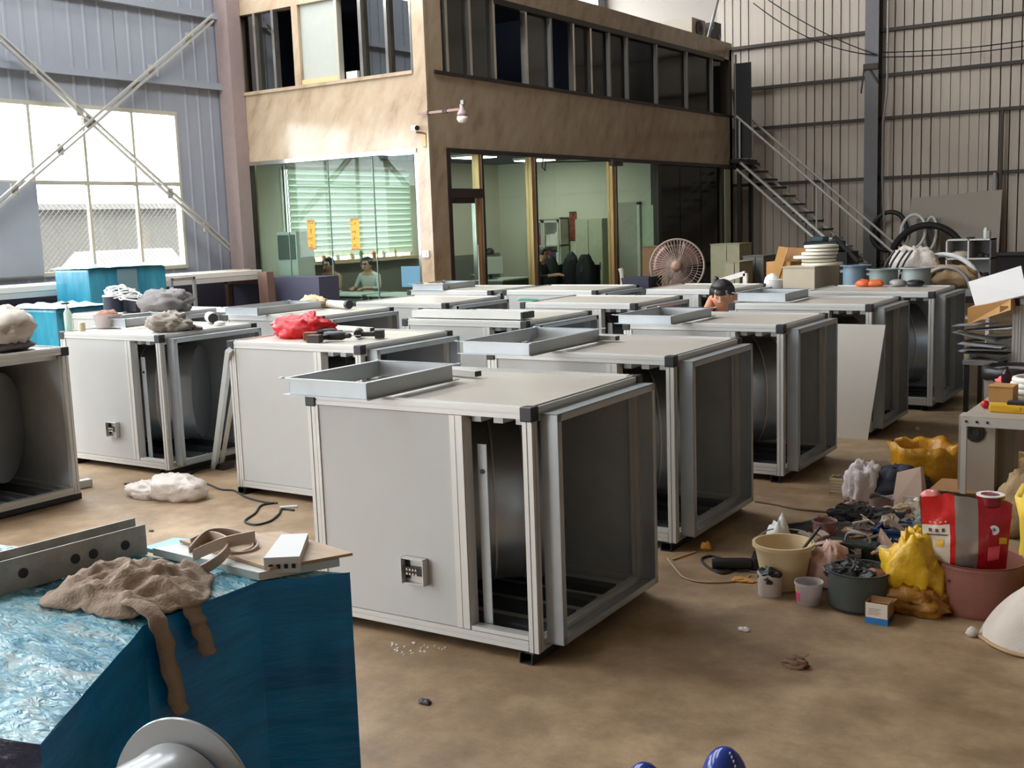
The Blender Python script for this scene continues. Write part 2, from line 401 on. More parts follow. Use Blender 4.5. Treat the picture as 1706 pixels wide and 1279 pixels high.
# ------------------------------------------------------------------ left window with mesh and cross brace
win = sempty('window_1', (XL, 9.26, 1.5))
for y in (6.5, 7.6, 8.55, 9.46, 10.32, 11.17, 12.0):
    MB().box(XL - 0.06, y - 0.022, 1.5, XL + 0.0, y + 0.022, 3.9).make('mullion', FRAMEW, win)
for z in (1.52, 2.80, 3.88):
    MB().box(XL - 0.065, 6.5, z - 0.028, XL + 0.005, 12.02, z + 0.028).make('rail', FRAMEW, win)
ys = [6.5, 7.6, 8.55, 9.46, 10.32, 11.17, 12.0]
for a, b in zip(ys, ys[1:]):
    for z0, z1 in ((1.55, 2.77), (2.83, 3.85)):
        MB().box(XL - 0.034, a + 0.022, z0, XL - 0.030, b - 0.022, z1).make('pane', GLASSW, win)
MB().box(XL - 0.02, 8.55, 1.52, XL + 0.03, 9.46, 2.80).make('blanking_board', CLADL, win)
mb = MB()
k = -3.0
while k < 5.6:                                              # diamond security mesh outside the lower sashes
    for s in (1, -1):
        y0, z0, y1, z1 = 9.46, 1.55, 12.0, 2.77
        pts = []
        for t in range(2):
            zz = z0 if t == 0 else z1
            yy = 9.46 + k + (zz - z0) * s * 1.0 + (0 if s > 0 else 1.2)
            pts.append((yy, zz))
        (ya, za), (yb, zb) = pts
        def clip(y, z, y2, z2):
            if y < y0: f = (y0 - y) / (y2 - y); return y0, z + (z2 - z) * f
            if y > y1: f = (y1 - y) / (y2 - y); return y1, z + (z2 - z) * f
            return y, z
        if max(ya, yb) <= y0 or min(ya, yb) >= y1: continue
        A = clip(ya, za, yb, zb); B = clip(yb, zb, ya, za)
        mb.bar((XL - 0.1, A[0], A[1]), (XL - 0.1, B[0], B[1]), 0.005)
    k += 0.085
mb.make('security_mesh', STEELW, win, kind='stuff')
for nm, (y0, y1) in (('window_2', (0.2, 5.7)), ('window_3', (-6.4, -0.8))):
    w = sempty(nm, (XL, (y0 + y1) / 2, 1.5))
    for i in range(7):
        y = y0 + (y1 - y0) * i / 6; MB().box(XL - 0.06, y - 0.022, 1.5, XL, y + 0.022, 3.9).make('mullion', FRAMEW, w)
    MB().box(XL - 0.06, y0, 2.77, XL, y1, 2.83).make('rail', FRAMEW, w)
    MB().box(XL - 0.034, y0, 1.5, XL - 0.03, y1, 3.9).make('pane', GLASSW, w)
# pale building and a parked car outside, seen through the mesh
t = thing('outbuilding', 'pale low building standing in the yard outside the window', 'building', (-34, 22, -0.25))
OUT = mat('outside wall', (78, 74, 68), 0.9, var=0.1)
MB().box(-38, 14, -0.25, -34, 31.5, 3.0).make('wall', OUT, t)
MB().box(-38.3, 13.6, 3.0, -33.6, 31.9, 3.2).make('roof', mat('outside roof', (96, 92, 88), 0.9), t)
t = thing('parked_car', 'pale parked van seen faintly through the window mesh', 'car', (-27, 20.5, -0.25))
VAN = mat('van paint', (112, 110, 106), 0.4)
MB().box(-28, 18.4, 0.2, -26.2, 22.8, 0.95).make('body', VAN, t, bevel=0.08)
MB().hexa([(-27.9, 18.8, .95), (-26.3, 18.8, .95), (-26.3, 22.3, .95), (-27.9, 22.3, .95), (-27.7, 19.5, 1.65), (-26.5, 19.5, 1.65), (-26.5, 21.9, 1.65), (-27.7, 21.9, 1.65)]).make('cabin', VAN, t)
for y in (19.2, 22.0): MB().lathe([(0.3, 0), (0.3, 0.2)], (-26.35, y, 0.07), 16, (1, 0, 0)).make('wheel', RUBBER, t)

t = thing('cross_brace', 'pair of crossed steel angle braces in front of the left window', 'brace', (XL + 0.22, 10.6, 3.2))
XBR = XL + 0.2
for (p, q) in (((0, 62), (410, 438)), ((378, 8), (-30, 362))):
    A, B = ax(*p, XBR), ax(*q, XBR)
    if p[0]: A = A.lerp(B, 0.075)
    else: B = B.lerp(A, 0.085)
    for d in (-0.045, 0.045):
        o = Vector((0.03 if p[0] else 0, 0, d)); MB().bar(A + o, B + o, 0.03, 0.045, (1, 0, 0)).make('angle_bar', BRACEM, t)
    for f in (0.12, 0.3, 0.7, 0.88):
        c = A.lerp(B, f); MB().box(c.x - 0.012, c.y - 0.05, c.z - 0.08, c.x + 0.012, c.y + 0.05, c.z + 0.08).make('batten_plate', BRACEM, t)
c = ax(148, 203, XBR); MB().lathe([(0.09, 0), (0.09, 0.02)], (XBR - 0.02, c.y, c.z), 16, (1, 0, 0)).make('gusset', BRACEM, t)
struct('column', MB().box(XL, 12.92, 0, XL + 0.3, 13.19, ZC), mat('pinkish column', (150, 132, 128), 0.6, var=0.1))

# ------------------------------------------------------------------ two-storey office block
blk = sempty('wall_office_side', (BX, BY, 0)); blkf = sempty('wall_office_front', (BX, BY, 0)); blkfl = sempty('floor_office', (BX, BY, 0)); blkup = sempty('floor_upper', (BX, BY, 0)); blkrf = sempty('roof_office', (BX, BY, 0)); blkc = sempty('wall_office_cross', (BX, BY, 0)); blke = sempty('wall_office_end', (BX, BY, 0)); blki = sempty('wall_office_inner', (BX, BY, 0)); blkp = sempty('wall_office_partition', (BX, BY, 0))
ZG, ZU0, ZU1, ZR = 3.12, 4.24, 5.47, 5.84
def slab(x0, y0, z0, x1, y1, z1, m=MARBLE, n='marble_slab'):
    par = {'floor_slab': blkup, 'roof_slab': blkrf, 'end_wall': blke, 'inner_wall': blki, 'partition': blkp, 'office_floor': blkfl, 'cross_wall': blkc}.get(n, blkf if abs(y0 - BY) < 0.01 and x1 - x0 > 0.21 else blk)
    return MB().box(x0, y0, z0, x1, y1, z1).make(n, m, par)
slab(XL, BY, 0, -13.97, BY + 0.2, ZR)                       # pier by the left wall
slab(-10.42, BY, 0, BX, BY + 0.2, ZR)                       # corner pier
slab(-13.97, BY, ZG, -10.42, BY + 0.2, ZU0)                 # band between the storeys
slab(-13.97, BY, ZU1, -10.42, BY + 0.2, ZR)
slab(BX - 0.2, BY + 0.2, 0, BX, BY + 0.42, ZR)
for i in range(6):
    y0 = BY + 0.42 + (BE - BY - 0.42) * i / 6; y1 = BY + 0.42 + (BE - BY - 0.42) * (i + 1) / 6
    slab(BX - 0.2, y0 + 0.002, ZG, BX, y1 - 0.002, ZU0); slab(BX - 0.2, y0 + 0.002, ZU1, BX, y1 - 0.002, ZR)
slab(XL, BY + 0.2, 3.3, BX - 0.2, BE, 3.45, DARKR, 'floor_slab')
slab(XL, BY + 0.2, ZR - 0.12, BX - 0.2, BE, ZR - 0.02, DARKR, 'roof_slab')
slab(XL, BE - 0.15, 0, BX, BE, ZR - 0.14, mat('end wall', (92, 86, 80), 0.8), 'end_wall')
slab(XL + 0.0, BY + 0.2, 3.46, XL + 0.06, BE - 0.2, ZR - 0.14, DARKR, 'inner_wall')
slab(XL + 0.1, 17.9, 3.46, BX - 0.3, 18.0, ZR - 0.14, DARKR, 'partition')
slab(XL, BY + 0.2, 0.0, BX - 0.2, BE - 0.2, 0.2, mat('office floor', (120, 118, 112), 0.4), 'office_floor')
slab(XL, 20.8, 0.2, BX - 0.22, 20.9, 3.3, CREAM, 'cross_wall')
for a, b, za, zb in ((BY + 0.2, 14.2, 0.2, 3.3), (17.6, 20.8, 0.2, 3.3), (14.2, 17.6, 0.2, 1.45), (14.2, 17.6, 3.1, 3.3)):
    slab(XL - 0.04, a, za, XL + 0.04, b, zb, CREAM, 'inner_wall')
MB().box(BX - 0.02, BY - 0.02, 0, BX + 0.02, BY + 0.0, ZR).box(BX, BY, 0, BX + 0.02, BY + 0.03, ZR).make('corner_bead', MARBLE, blk)
MB().box(-13.97, BY - 0.02, ZG - 0.03, -10.42, BY + 0.02, ZG + 0.03).make('head_trim', CHROME, blkf)
MB().box(BX - 0.02, BY + 0.42, ZG - 0.035, BX + 0.02, BE, ZG + 0.035).make('head_trim', FRAMED, blk)
MB().box(-14.02, BY - 0.03, ZU0 - 0.03, -10.42, BY + 0.05, ZU0 + 0.02).make('sill_trim', MARBLE, blkf)
MB().box(BX - 0.05, BY + 0.2, ZU0 - 0.03, BX + 0.03, BE, ZU0 + 0.02).make('sill_trim', FRAMED, blk)

# ground floor glazing, front face
g = sempty('window_4', (-12.2, BY + 0.06, 0.2))
xs = [-13.97, -13.17, -12.25, -11.33, -10.42]
for i, (a, b) in enumerate(zip(xs, xs[1:])):
    MB().box(a + 0.004, BY + 0.06, 0.2, b - 0.004, BY + 0.072, ZG).make('pane', GLASSG, g)
for x in xs[1:-1]: MB().box(x - 0.006, BY + 0.055, 0.2, x + 0.006, BY + 0.077, ZG).make('silicone_joint', mat('joint', (120, 140, 128), 0.4), g)
for x in (-13.95, -10.45): MB().box(x - 0.03, BY + 0.02, 0.2, x + 0.03, BY + 0.12, ZG).make('jamb', CHROME if x > -12 else FRAMED, g)
# ground floor glazing, long face: mullions, panes, door
g = sempty('window_5', (BX - 0.06, 17.6, 0.2))
for y, m, w in ((14.50, BRASS, 0.07), (16.05, BRASS, 0.10), (18.87, BRASS, 0.12), (20.72, FRAMED, 0.05)):
    MB().box(BX - 0.12, y - w, 0.2, BX + 0.005, y, ZG).make('mullion', m, g)
    MB().box(BX - 0.12, y, 0.2, BX + 0.012, y + 0.06, ZG).make('mullion_edge', FRAMED if m is BRASS else m, g)
    if m is BRASS: MB().box(BX + 0.004, y - 0.025, 0.2, BX + 0.016, y, ZG).make('mullion_strip', CHROME, g)
for a, b in ((14.56, 15.95), (16.11, 18.75), (18.93, 20.67)):
    MB().box(BX - 0.07, a, 0.2, BX - 0.058, b, ZG).make('pane', GLASSG, g)
for a, b in ((20.78, 21.8), (21.82, 22.85), (22.87, 23.85)):
    MB().box(BX - 0.07, a, 0.2, BX - 0.058, b, ZG).make('dark_pane', GLASSD, g)
slab(BX - 0.22, 20.78, 0.2, BX - 0.16, 23.85, 3.1, mat('dark board', (58, 56, 55), 0.6), 'blanking_board')
slab(BX - 0.2, 23.87, 0, BX, BE, ZG, mat('dark end panel', (70, 66, 62), 0.6), 'end_panel')
MB().box(BX + 0.002, 24.0, 1.35, BX + 0.02, 24.32, 3.05).make('door_leaf', mat('pale green door', (176, 186, 160), 0.5), g)
d = sempty('door_1', (BX - 0.06, 14.0, 0.2))
MB().box(BX - 0.13, 13.62, 2.42, BX + 0.02, 14.5, 2.56).make('transom', FRAMED, d)
MB().box(BX - 0.13, 13.62, 0.2, BX + 0.015, 13.70, ZG).make('jamb', FRAMED, d)
MB().box(BX - 0.07, 13.7, 2.56, BX - 0.06, 14.43, ZG).make('transom_pane', GLASSG, d)
for y0, y1 in ((13.70, 13.76), (14.35, 14.43)): MB().box(BX - 0.1, y0, 0.2, BX - 0.03, y1, 2.42).make('stile', CHROME if y0 > 14 else FRAMED, d)
MB().box(BX - 0.1, 13.76, 2.34, BX - 0.03, 14.35, 2.42).make('rail', FRAMED, d)
MB().box(BX - 0.07, 13.76, 0.2, BX - 0.06, 14.35, 2.34).make('pane', GLASSG, d)
MB().tube([(BX + 0.03, 14.3, 0.9), (BX + 0.03, 14.3, 1.7)], 0.015, 8).make('pull_handle', CHROME, d)

# upper windows, front face: alternating glass sashes, dark gaps and one white sash
u = sempty('window_6', (-12.2, BY + 0.08, ZU0))
cells = [(-14.0, -13.63, 'g'), (-13.58, -13.22, 'g'), (-13.17, -12.78, 'o'), (-12.64, -11.88, 'w'), (-11.84, -11.42, 'o'), (-11.36, -10.92, 'g'), (-10.86, -10.45, 'g')]
OPAL = mat('whitish sliding sash', (172, 174, 166), 0.25, var=0.05)
for a, b, k in cells:
    if k == 'g': MB().box(a, BY + 0.08, ZU0, b, BY + 0.09, ZU1).make('pane', GLASSU, u)
    if k == 'w': MB().box(a, BY + 0.06, ZU0 + 0.1, b, BY + 0.075, ZU1).make('white_sash', OPAL, u)
for x, w, m in ((-14.0, 0.03, FRAMED), (-13.605, 0.05, CHROME), (-13.195, 0.05, CHROME), (-12.71, 0.13, MARBLE), (-11.86, 0.05, FRAMEW), (-11.39, 0.06, CHROME), (-10.89, 0.05, CHROME), (-10.43, 0.04, CHROME)):
    MB().box(x - w / 2, BY + 0.0, ZU0, x + w / 2, BY + 0.11, ZU1).make('mullion', m, u)
MB().box(-12.66, BY + 0.02, ZU0, -11.85, BY + 0.11, ZU0 + 0.1).make('sash_rail', mat('beige rail', (206, 178, 132), 0.4), u)
solo('white_carton', MB().box(-11.82, BY + 0.13, ZU0 + 0.03, -11.6, BY + 0.19, ZU0 + 0.15), WHITEP, 'small white carton on the upper window sill of the office block', 'box')
# upper windows, long face
u = sempty('window_7', (BX - 0.06, 18.5, ZU0))
muls = [13.74, 14.34, 14.99, 15.92, 16.7, 17.44, 18.05, 18.75, 19.45, 20.69, 22.1, 23.4]
ends = [13.45] + muls + [24.0]
for i, (a, b) in enumerate(zip(ends, ends[1:])):
    if i not in (3, 5): MB().box(BX - 0.07, a + 0.03, ZU0, BX - 0.058, b - 0.03, ZU1).make('pane', GLASSD if i > 4 else GLASSM, u)
for i, y in enumerate(muls):
    MB().box(BX - 0.09, y - 0.03, ZU0, BX + 0.01, y + 0.03, ZU1).make('mullion', CHROME if i in (0, 1, 2, 3, 5, 6) else STEELW, u)
MB().box(BX - 0.1, 15.0, ZU1 - 0.06, BX + 0.02, 24.0, ZU1 + 0.03).make('head_rail', FRAMED, u)

# ------------------------------------------------------------------ inside the office
t = thing('window_blind', 'wide pale green horizontal blind behind the office glass', 'blind', (XL + 0.12, 15.9, 1.5))
BLIND = mat('blind fabric', (222, 238, 226), 0.8, transl=0.03)
nsl = 15
for i in range(nsl):
    z0 = 1.52 + (3.08 - 1.52) * i / nsl
    MB().sheet(8, 2, lambda u, v: (XL + 0.10 + 0.03 * v, 14.22 + 3.36 * u, z0 + 0.118 * v)).make('slat', BLIND, t)
MB().box(XL + 0.07, 14.2, 3.06, XL + 0.16, 17.6, 3.12).make('head_box', WHITEP, t)
w = sempty('window_8', (XL, 15.9, 1.45))
for y in (14.2, 15.9, 17.6): MB().box(XL - 0.06, y - 0.03, 1.45, XL + 0.05, y + 0.03, 3.1).make('mullion', FRAMEW, w)
MB().box(XL - 0.1, 14.1, 1.40, XL + 0.24, 17.7, 1.46).make('sill', mat('timber sill', (214, 190, 150), 0.5), w)
MB().box(XL + 0.03, 14.12, 1.45, XL + 0.05, 14.2, 3.1).make('side_trim', WHITEP, w)
struct('trim_4', MB().box(XL + 0.04, 14.0, 0.2, XL + 0.08, 20.7, 1.38), mat('grey dado', (128, 130, 126), 0.8))
rs = random.Random(3)
for i in range(9):
    y = 14.35 + i * 0.33 + rs.uniform(-0.05, 0.05); r = rs.uniform(0.025, 0.045); h = rs.uniform(0.07, 0.16)
    c = [(214, 196, 150), (120, 150, 120), (190, 120, 70), (230, 230, 224)][i % 4]
    mb = MB().lathe([(r, 0), (r, h * 0.7), (r * 0.45, h * 0.85), (r * 0.45, h)], (XL + 0.17, y, 1.461), 10)
    solo('jar', mb, mat('jar glaze', c, 0.3), ['first', 'second', 'third', 'fourth', 'fifth', 'sixth', 'seventh', 'eighth', 'last'][i] + ' small jar from the left on the office window sill', 'jar', 'jars on the office window sill', smooth=30)
def poster(name, c, n, w, h, bgc, fgc, label, bands):
    """flat print: paper with strokes standing for the illegible characters"""
    c = Vector(c); n = Vector(n).normalized(); s = n.cross(Vector((0, 0, 1))).normalized(); up = Vector((0, 0, 1))
    t = thing(name, label, 'poster', c - up * h / 2)
    def q(mb, x0, z0, x1, z1, off):
        P = [c + s * x + up * z + n * off for x, z in ((x0, z0), (x1, z0), (x1, z1), (x0, z1))]
        P2 = [p + n * 0.002 for p in P]; mb.hexa([P[0], P[1], P2[1], P2[0], P[3], P[2], P2[2], P2[3]])
    mb = MB(); q(mb, -w / 2, -h / 2, w / 2, h / 2, 0); mb.make('sheet', bgc, t)
    rr = random.Random(len(label)); mb = MB()
    for k in range(bands):
        zc = h * (0.5 - (k + 0.5) / bands)
        for _ in range(4):
            x = rr.uniform(-0.3, 0.2) * w; z = zc + rr.uniform(-0.3, 0.3) * h / bands
            if rr.random() < 0.5: q(mb, x, z, x + w * 0.3, z + h * 0.018, 0.003)
            else: q(mb, x, z - h * 0.04, x + w * 0.06, z + h * 0.04, 0.003)
    mb.make('print_strokes', fgc, t, kind='stuff')
    for z0, z1 in ((0.46, 0.5), (-0.5, -0.46)):
        mb = MB(); q(mb, -w / 2, h * z0, w / 2, h * z1, 0.003); mb.make('border', fgc, t)
    return t
GOLD = mat('gold print', (232, 190, 84), 0.6, transl=0.3); GOLDD = mat('dark gold print', (170, 112, 40), 0.6)
a, b = ay(519, 391, BY + 0.05), ay(592, 390, BY + 0.05)
poster('yellow_notice', (a.x, BY + 0.05, a.z), (0, -1, 0), 0.17, 0.46, GOLD, GOLDD, 'yellow paper notice on the office glass, left of the pair', 4)
poster('yellow_notice', (b.x, BY + 0.05, b.z), (0, -1, 0), 0.18, 0.48, GOLD, GOLDD, 'yellow paper notice on the office glass, right of the pair', 4)
REDP = mat('faded red paper', (150, 74, 52), 0.7); BLK2 = mat('black ink', (40, 26, 22), 0.7); DKP = mat('dark print', (104, 70, 50), 0.7)
a = ay(955, 377, 20.79); poster('red_couplet', (a.x, 20.79, a.z), (0, -1, 0), 0.18, 0.62, REDP, BLK2, 'narrow red couplet paper on the cream office wall by the bookcase', 5)
a = ay(1078, 377, 20.79); poster('dark_couplet', (a.x, 20.79, a.z), (0, -1, 0), 0.14, 0.55, DKP, mat('cream print', (214, 190, 150), 0.7), 'dark patterned couplet on the office wall beside the open doorway', 5)
# doors in the cross wall
d = sempty('door_2', (-10.93, 20.78, 0.2))
MB().box(-11.17, 20.72, 0.2, -10.70, 20.79, 2.3).make('leaf', mat('grey door leaf', (176, 172, 160), 0.5), d)
MB().box(-11.22, 20.70, 0.2, -11.17, 20.8, 2.36).make('jamb', FRAMEW, d); MB().box(-10.70, 20.70, 0.2, -10.64, 20.8, 2.36).make('jamb', WHITEP, d)
MB().box(-11.22, 20.70, 2.3, -10.64, 20.8, 2.36).make('head', FRAMEW, d)
struct('door_3', MB().box(-10.62, 20.76, 0.2, -10.30, 20.79, 2.28), mat('pale green doorway', (206, 220, 196), 0.6))
# bookcase with glass doors
def bookcase(x0, x1, y, label, c):
    t = thing('bookcase', label, 'cabinet', ((x0 + x1) / 2, y, 0.2)); m = mat('bookcase carcass', c, 0.5)
    MB().box(x0, y, 0.2, x0 + 0.03, y + 0.35, 2.1).make('side', m, t); MB().box(x1 - 0.03, y, 0.2, x1, y + 0.35, 2.1).make('side', m, t)
    MB().box(x0, y + 0.33, 0.2, x1, y + 0.35, 2.1).make('back', m, t)
    for z in (0.2, 0.7, 1.1, 1.5, 2.07): MB().box(x0, y, z, x1, y + 0.34, z + 0.03).make('shelf', m, t)
    k = 0
    for a in (x0 + 0.02, (x0 + x1) / 2):
        b = a + (x1 - x0) / 2 - 0.03; f = MB()
        f.box(a, y - 0.03, 0.75, a + 0.04, y - 0.005, 2.05).box(b - 0.04, y - 0.03, 0.75, b, y - 0.005, 2.05).box(a, y - 0.03, 0.75, b, y - 0.005, 0.8).box(a, y - 0.03, 2.0, b, y - 0.005, 2.05)
        f.make('door', m, t)
    rr = random.Random(5)
    for z, row in ((1.13, 'middle'), (1.53, 'upper')):
        x = x0 + 0.06; kb = 0
        while x < x1 - 0.12:
            w = rr.uniform(0.09, 0.15); h = rr.uniform(0.2, 0.3); kb += 1
            tag(MB().box(x, y + 0.06, z, x + w - 0.004, y + 0.28, z + h).make('binder', mat('binder', rr.choice([(60, 64, 96), (230, 230, 226), (70, 80, 80), (150, 60, 50)]), 0.6), None), ['first', 'second', 'third', 'fourth', 'fifth', 'sixth', 'seventh', 'eighth', 'ninth'][kb - 1] + ' binder from the left on the ' + row + ' shelf of the glazed bookcase', 'binder', 'binders in the bookcase'); x += w
bookcase(-13.2, -12.35, 20.4, 'pale glazed bookcase with binders against the cream office wall', (196, 200, 190))
t = thing('wardrobe', 'tall pale green steel cupboard right of the red couplet', 'cabinet', (-11.7, 20.5, 0.2)); m = mat('cupboard paint', (188, 192, 168), 0.5)
MB().box(-12.0, 20.42, 0.2, -11.35, 20.78, 2.05).make('body', m, t)
for a, b in ((-11.99, -11.69), (-11.67, -11.36)): 
    dd = MB().box(a, 20.405, 0.25, b, 20.42, 2.02).make('door', m, t); MB().box(b - 0.06, 20.39, 1.0, b - 0.04, 20.405, 1.15).make('handle', CHROME, dd)
# ceiling lamps of the office: flat panels
EML = mat('lamp diffuser', (255, 250, 232), 0.5, emit=11.0)
for i, (x, y) in enumerate([(-12.3, 15.0), (-12.3, 17.3), (-12.3, 19.4), (-11.0, 16.8)]):
    t = thing('ceiling_light', ['flat ceiling lamp of the office nearest the corner pier', 'flat ceiling lamp of the office above the desks', 'flat ceiling lamp of the office near the cross wall', 'flat ceiling lamp of the office behind the long glazing'][i], 'lamp', (x, y, 3.24))
    MB().box(x - 0.32, y - 0.32, 3.25, x + 0.32, y + 0.32, 3.3).make('housing', WHITEP, t); MB().box(x - 0.3, y - 0.3, 3.24, x + 0.3, y + 0.3, 3.25).make('diffuser', EML, t)
DESK = mat('office desk', (112, 118, 112), 0.5); 
def desk(x, y, rz, label):
    t = thing('desk', label, 'desk', (x, y, 0.2), rz)
    place(MB().box(-0.56, -0.35, 0.72, 0.56, 0.35, 0.75), t).make('desktop', mat('desk top', (190, 196, 190), 0.4), t)
    for s in (-0.55, 0.52): place(MB().box(s, -0.33, 0, s + 0.03, 0.33, 0.72), t).make('side_panel', DESK, t)
    place(MB().box(-0.5, -0.3, 0.1, 0.5, -0.28, 0.72), t).make('modesty_panel', DESK, t)
def monitor(x, y, z, rz, label, c=(36, 38, 42)):
    t = thing('monitor', label, 'monitor', (x, y, z), rz)
    place(MB().box(-0.27, -0.02, 0.1, 0.27, 0.02, 0.43), t).make('housing', mat('monitor case', c, 0.4), t)
    place(MB().box(-0.25, -0.024, 0.12, 0.25, -0.021, 0.41), t).make('screen', mat('monitor screen', c, 0.15), t)
    place(MB().box(-0.02, -0.0, 0.01, 0.02, 0.03, 0.2), t).make('neck', BLACK, t); place(MB().box(-0.1, -0.08, 0, 0.1, 0.1, 0.012), t).make('foot', BLACK, t)
desk(-12.72, 14.15, 0, 'grey office desk behind the left half of the shop glass')
desk(-11.5, 14.15, 0, 'grey office desk behind the right half of the shop glass')
desk(-12.4, 18.3, PI / 2, 'office desk with two people, seen through the long glazing')
monitor(-11.35, 14.2, 0.951, 0, 'monitor with pale blue back standing behind the corner pier', (150, 176, 220))
monitor(-12.5, 18.0, 0.951, 1.2, 'white backed monitor beside the people at the far desk', (206, 210, 206))
solo('paper_stack', MB().box(-13.25, 13.95, 0.951, -12.95, 14.2, 0.99), WHITEP, 'white paper stack on the left office desk', 'paper')
t = thing('air_conditioner', 'tall pale floor standing air conditioner at the left end of the office glass', 'air conditioner', (-13.55, 13.75, 0.2))
MB().box(-13.75, 13.55, 0.2, -13.3, 13.95, 2.0).make('cabinet', mat('ac body', (196, 198, 190), 0.4), t)
MB().box(-13.72, 13.535, 1.55, -13.33, 13.55, 1.95).make('louvre', mat('ac louvre', (92, 96, 92), 0.5), t)
for i, (x, y, s) in enumerate([(-11.9, 19.2, 1), (-11.45, 19.3, 2), (-11.05, 19.15, 3)]):
    t = thing('office_chair', ['dark coat draped office chair left of the row behind the glazing', 'dark coat draped office chair in the middle behind the glazing', 'dark coat draped office chair right of the row behind the glazing'][i], 'chair', (x, y, 0.2))
    MB().blob((x, y, 0.75), 0.2, 0.15, 0.62, s, 0.2, 0.15).make('coat', mat('dark coat', (26, 30, 36), 0.8), t, smooth=True)
    MB().box(x - 0.19, y - 0.22, 0.62, x + 0.19, y + 0.25, 0.7).make('seat', BLACK, t); MB().lathe([(0.03, 0), (0.03, 0.4)], (x, y, 0.23), 10).make('column', CHROME, t)
    for k in range(5): MB().bar((x, y, 0.24), (x + 0.19 * math.cos(k * 1.257), y + 0.19 * math.sin(k * 1.257), 0.22), 0.03).make('leg', BLACK, t)
    MB().box(x - 0.19, y + 0.22, 0.7, x + 0.19, y + 0.26, 1.15).make('backrest', BLACK, t)

# ------------------------------------------------------------------ stairs to the upper floor
st = thing('staircase', 'steel staircase with thin handrails climbing to the upper door of the office block', 'staircase', (-6.7, 25.0, 0))
RAILM = mat('bright stair rail', (214, 210, 204), 0.35, 0.3)
A0, A1 = Vector((-10.05, 24.55, 3.28)), Vector((-6.35, 24.55, 0.0))
for y in (24.4, 25.2):
    for dz in (0.0, -0.22):
        MB().bar((A0.x, y, A0.z + dz), (A1.x, y, A1.z + dz), 0.05, 0.05).make('stringer_rail', RAILM, st)
for i in range(17):
    p = A0.lerp(A1, (i + 0.5) / 17); MB().box(p.x - 0.13, 24.42, p.z - 0.02, p.x + 0.13, 25.18, p.z + 0.02).make('tread', RAILM if i > 8 else DARKM, st)
for y in (24.4, 25.2):
    h = Vector((0, 0, 0.95))
    P0 = Vector((A0.x, y, A0.z)); P1 = Vector((A1.x, y, A1.z))
    MB().tube([P0 + h, P1 + h, P1 + h + Vector((0.05, 0, -0.2))], 0.028, 8).make('handrail', RAILM, st)
    for f in (0.02, 0.5, 0.96):
        p = P0.lerp(P1, f); MB().tube([p, p + h], 0.022, 8).make('baluster', RAILM, st)
MB().box(-10.15, 24.3, 3.2, -9.95, 25.4, 3.28).make('landing', DARKM, st)
MB().box(-10.6, 24.52, 3.1, -10.1, 25.95, 3.2).make('landing_deck', DARKM, st)
for y in (24.54, 25.3):
    MB().tube([(-10.12, y, 3.2), (-10.12, y, 5.6 if y < 25 else 4.2)], 0.03, 8).make('landing_post', STEELW, st)
MB().box(-10.15, 24.515, 3.3, -9.75, 24.55, 5.4).make('upper_door', mat('dark upper door', (52, 52, 54), 0.5), st)
MB().box(-10.13, 24.6, 0, -10.05, 24.68, 3.2).make('landing_leg', DARKM, st); MB().box(-10.13, 25.3, 0, -10.05, 25.38, 3.2).make('landing_leg', DARKM, st)

# roof clutter on the office block: outdoor unit and poles
t = thing('roof_unit', 'pale boxy air conditioner unit on the roof of the office block', 'air conditioner', (-10.8, 23.3, ZR))
MB().box(-11.15, 22.95, ZR, -10.45, 23.65, ZR + 0.42).make('case', mat('roof unit case', (196, 182, 160), 0.5), t, bevel=0.01)
MB().disc_ring(0.05, 0.17, 0.02, (-10.44, 23.3, ZR + 0.21), (1, 0, 0)).make('fan_grille', DARKM, t)
tag(MB().tube([(-10.5, 23.85, ZR), (-10.2, 24.4, ZR + 1.9)], 0.035, 8).make('leaning_pole', BRACEM, None), 'pale pole leaning up from the roof corner of the office block', 'pole')
tag(MB().tube(sag((-10.45, 24.0, ZR + 0.3), (-10.4, 24.4, ZR + 0.02), -0.12), 0.018, 6).make('hose', WHITEP, None), 'short pale hose looping at the roof corner of the office block', 'hose')
solo('dark_crate', MB().box(-10.75, 24.05, ZR - 0.0, -10.4, 24.4, ZR + 0.45), DARKM, 'dark crate at the roof corner beside the leaning pole', 'crate')

# lamp and camera on the corner of the block
t = thing('wall_lamp', 'lamp with white globe on a thin arm at the corner of the office block', 'lamp', (BX, BY - 0.06, 3.75))
a, b = ay(697, 190, BY - 0.06), ay(766, 182, BY - 0.06)
MB().bar(a, b, 0.035).make('arm', mat('lamp arm', (150, 120, 110), 0.5), t)
for f in (0.25, 0.62, 0.68): 
    c = a.lerp(b, f); MB().box(c.x - 0.015, c.y - 0.025, c.z - 0.03, c.x + 0.015, c.y + 0.025, c.z + 0.03).make('clip', DARKM, t)
c = ay(770, 190, BY - 0.06)
MB().lathe([(0.03, 0.14), (0.035, 0.07), (0.07, 0.02), (0.075, -0.03)], c, 16).make('lamp_holder', mat('lamp cap', (160, 140, 140), 0.35), t, smooth=True)
MB().lathe([(0.073, -0.03), (0.08, -0.07), (0.06, -0.11), (0.02, -0.125)], c, 16).make('globe', mat('opal globe', (235, 228, 222), 0.3), t, smooth=True)
MB().box(c.x + 0.0, c.y - 0.03, c.z + 0.13, c.x + 0.05, c.y + 0.03, c.z + 0.19).make('top_clamp', STEELW, t)
t = thing('security_camera', 'white bullet camera on a bracket at the corner of the office block', 'camera', (BX - 0.2, BY - 0.1, 3.4))
c = ay(693, 214, BY - 0.12)
MB().bar(c + Vector((-0.1, 0.05, 0.02)), c + Vector((0.06, -0.05, 0)), 0.07).make('body', WHITEP, t, bevel=0.01)
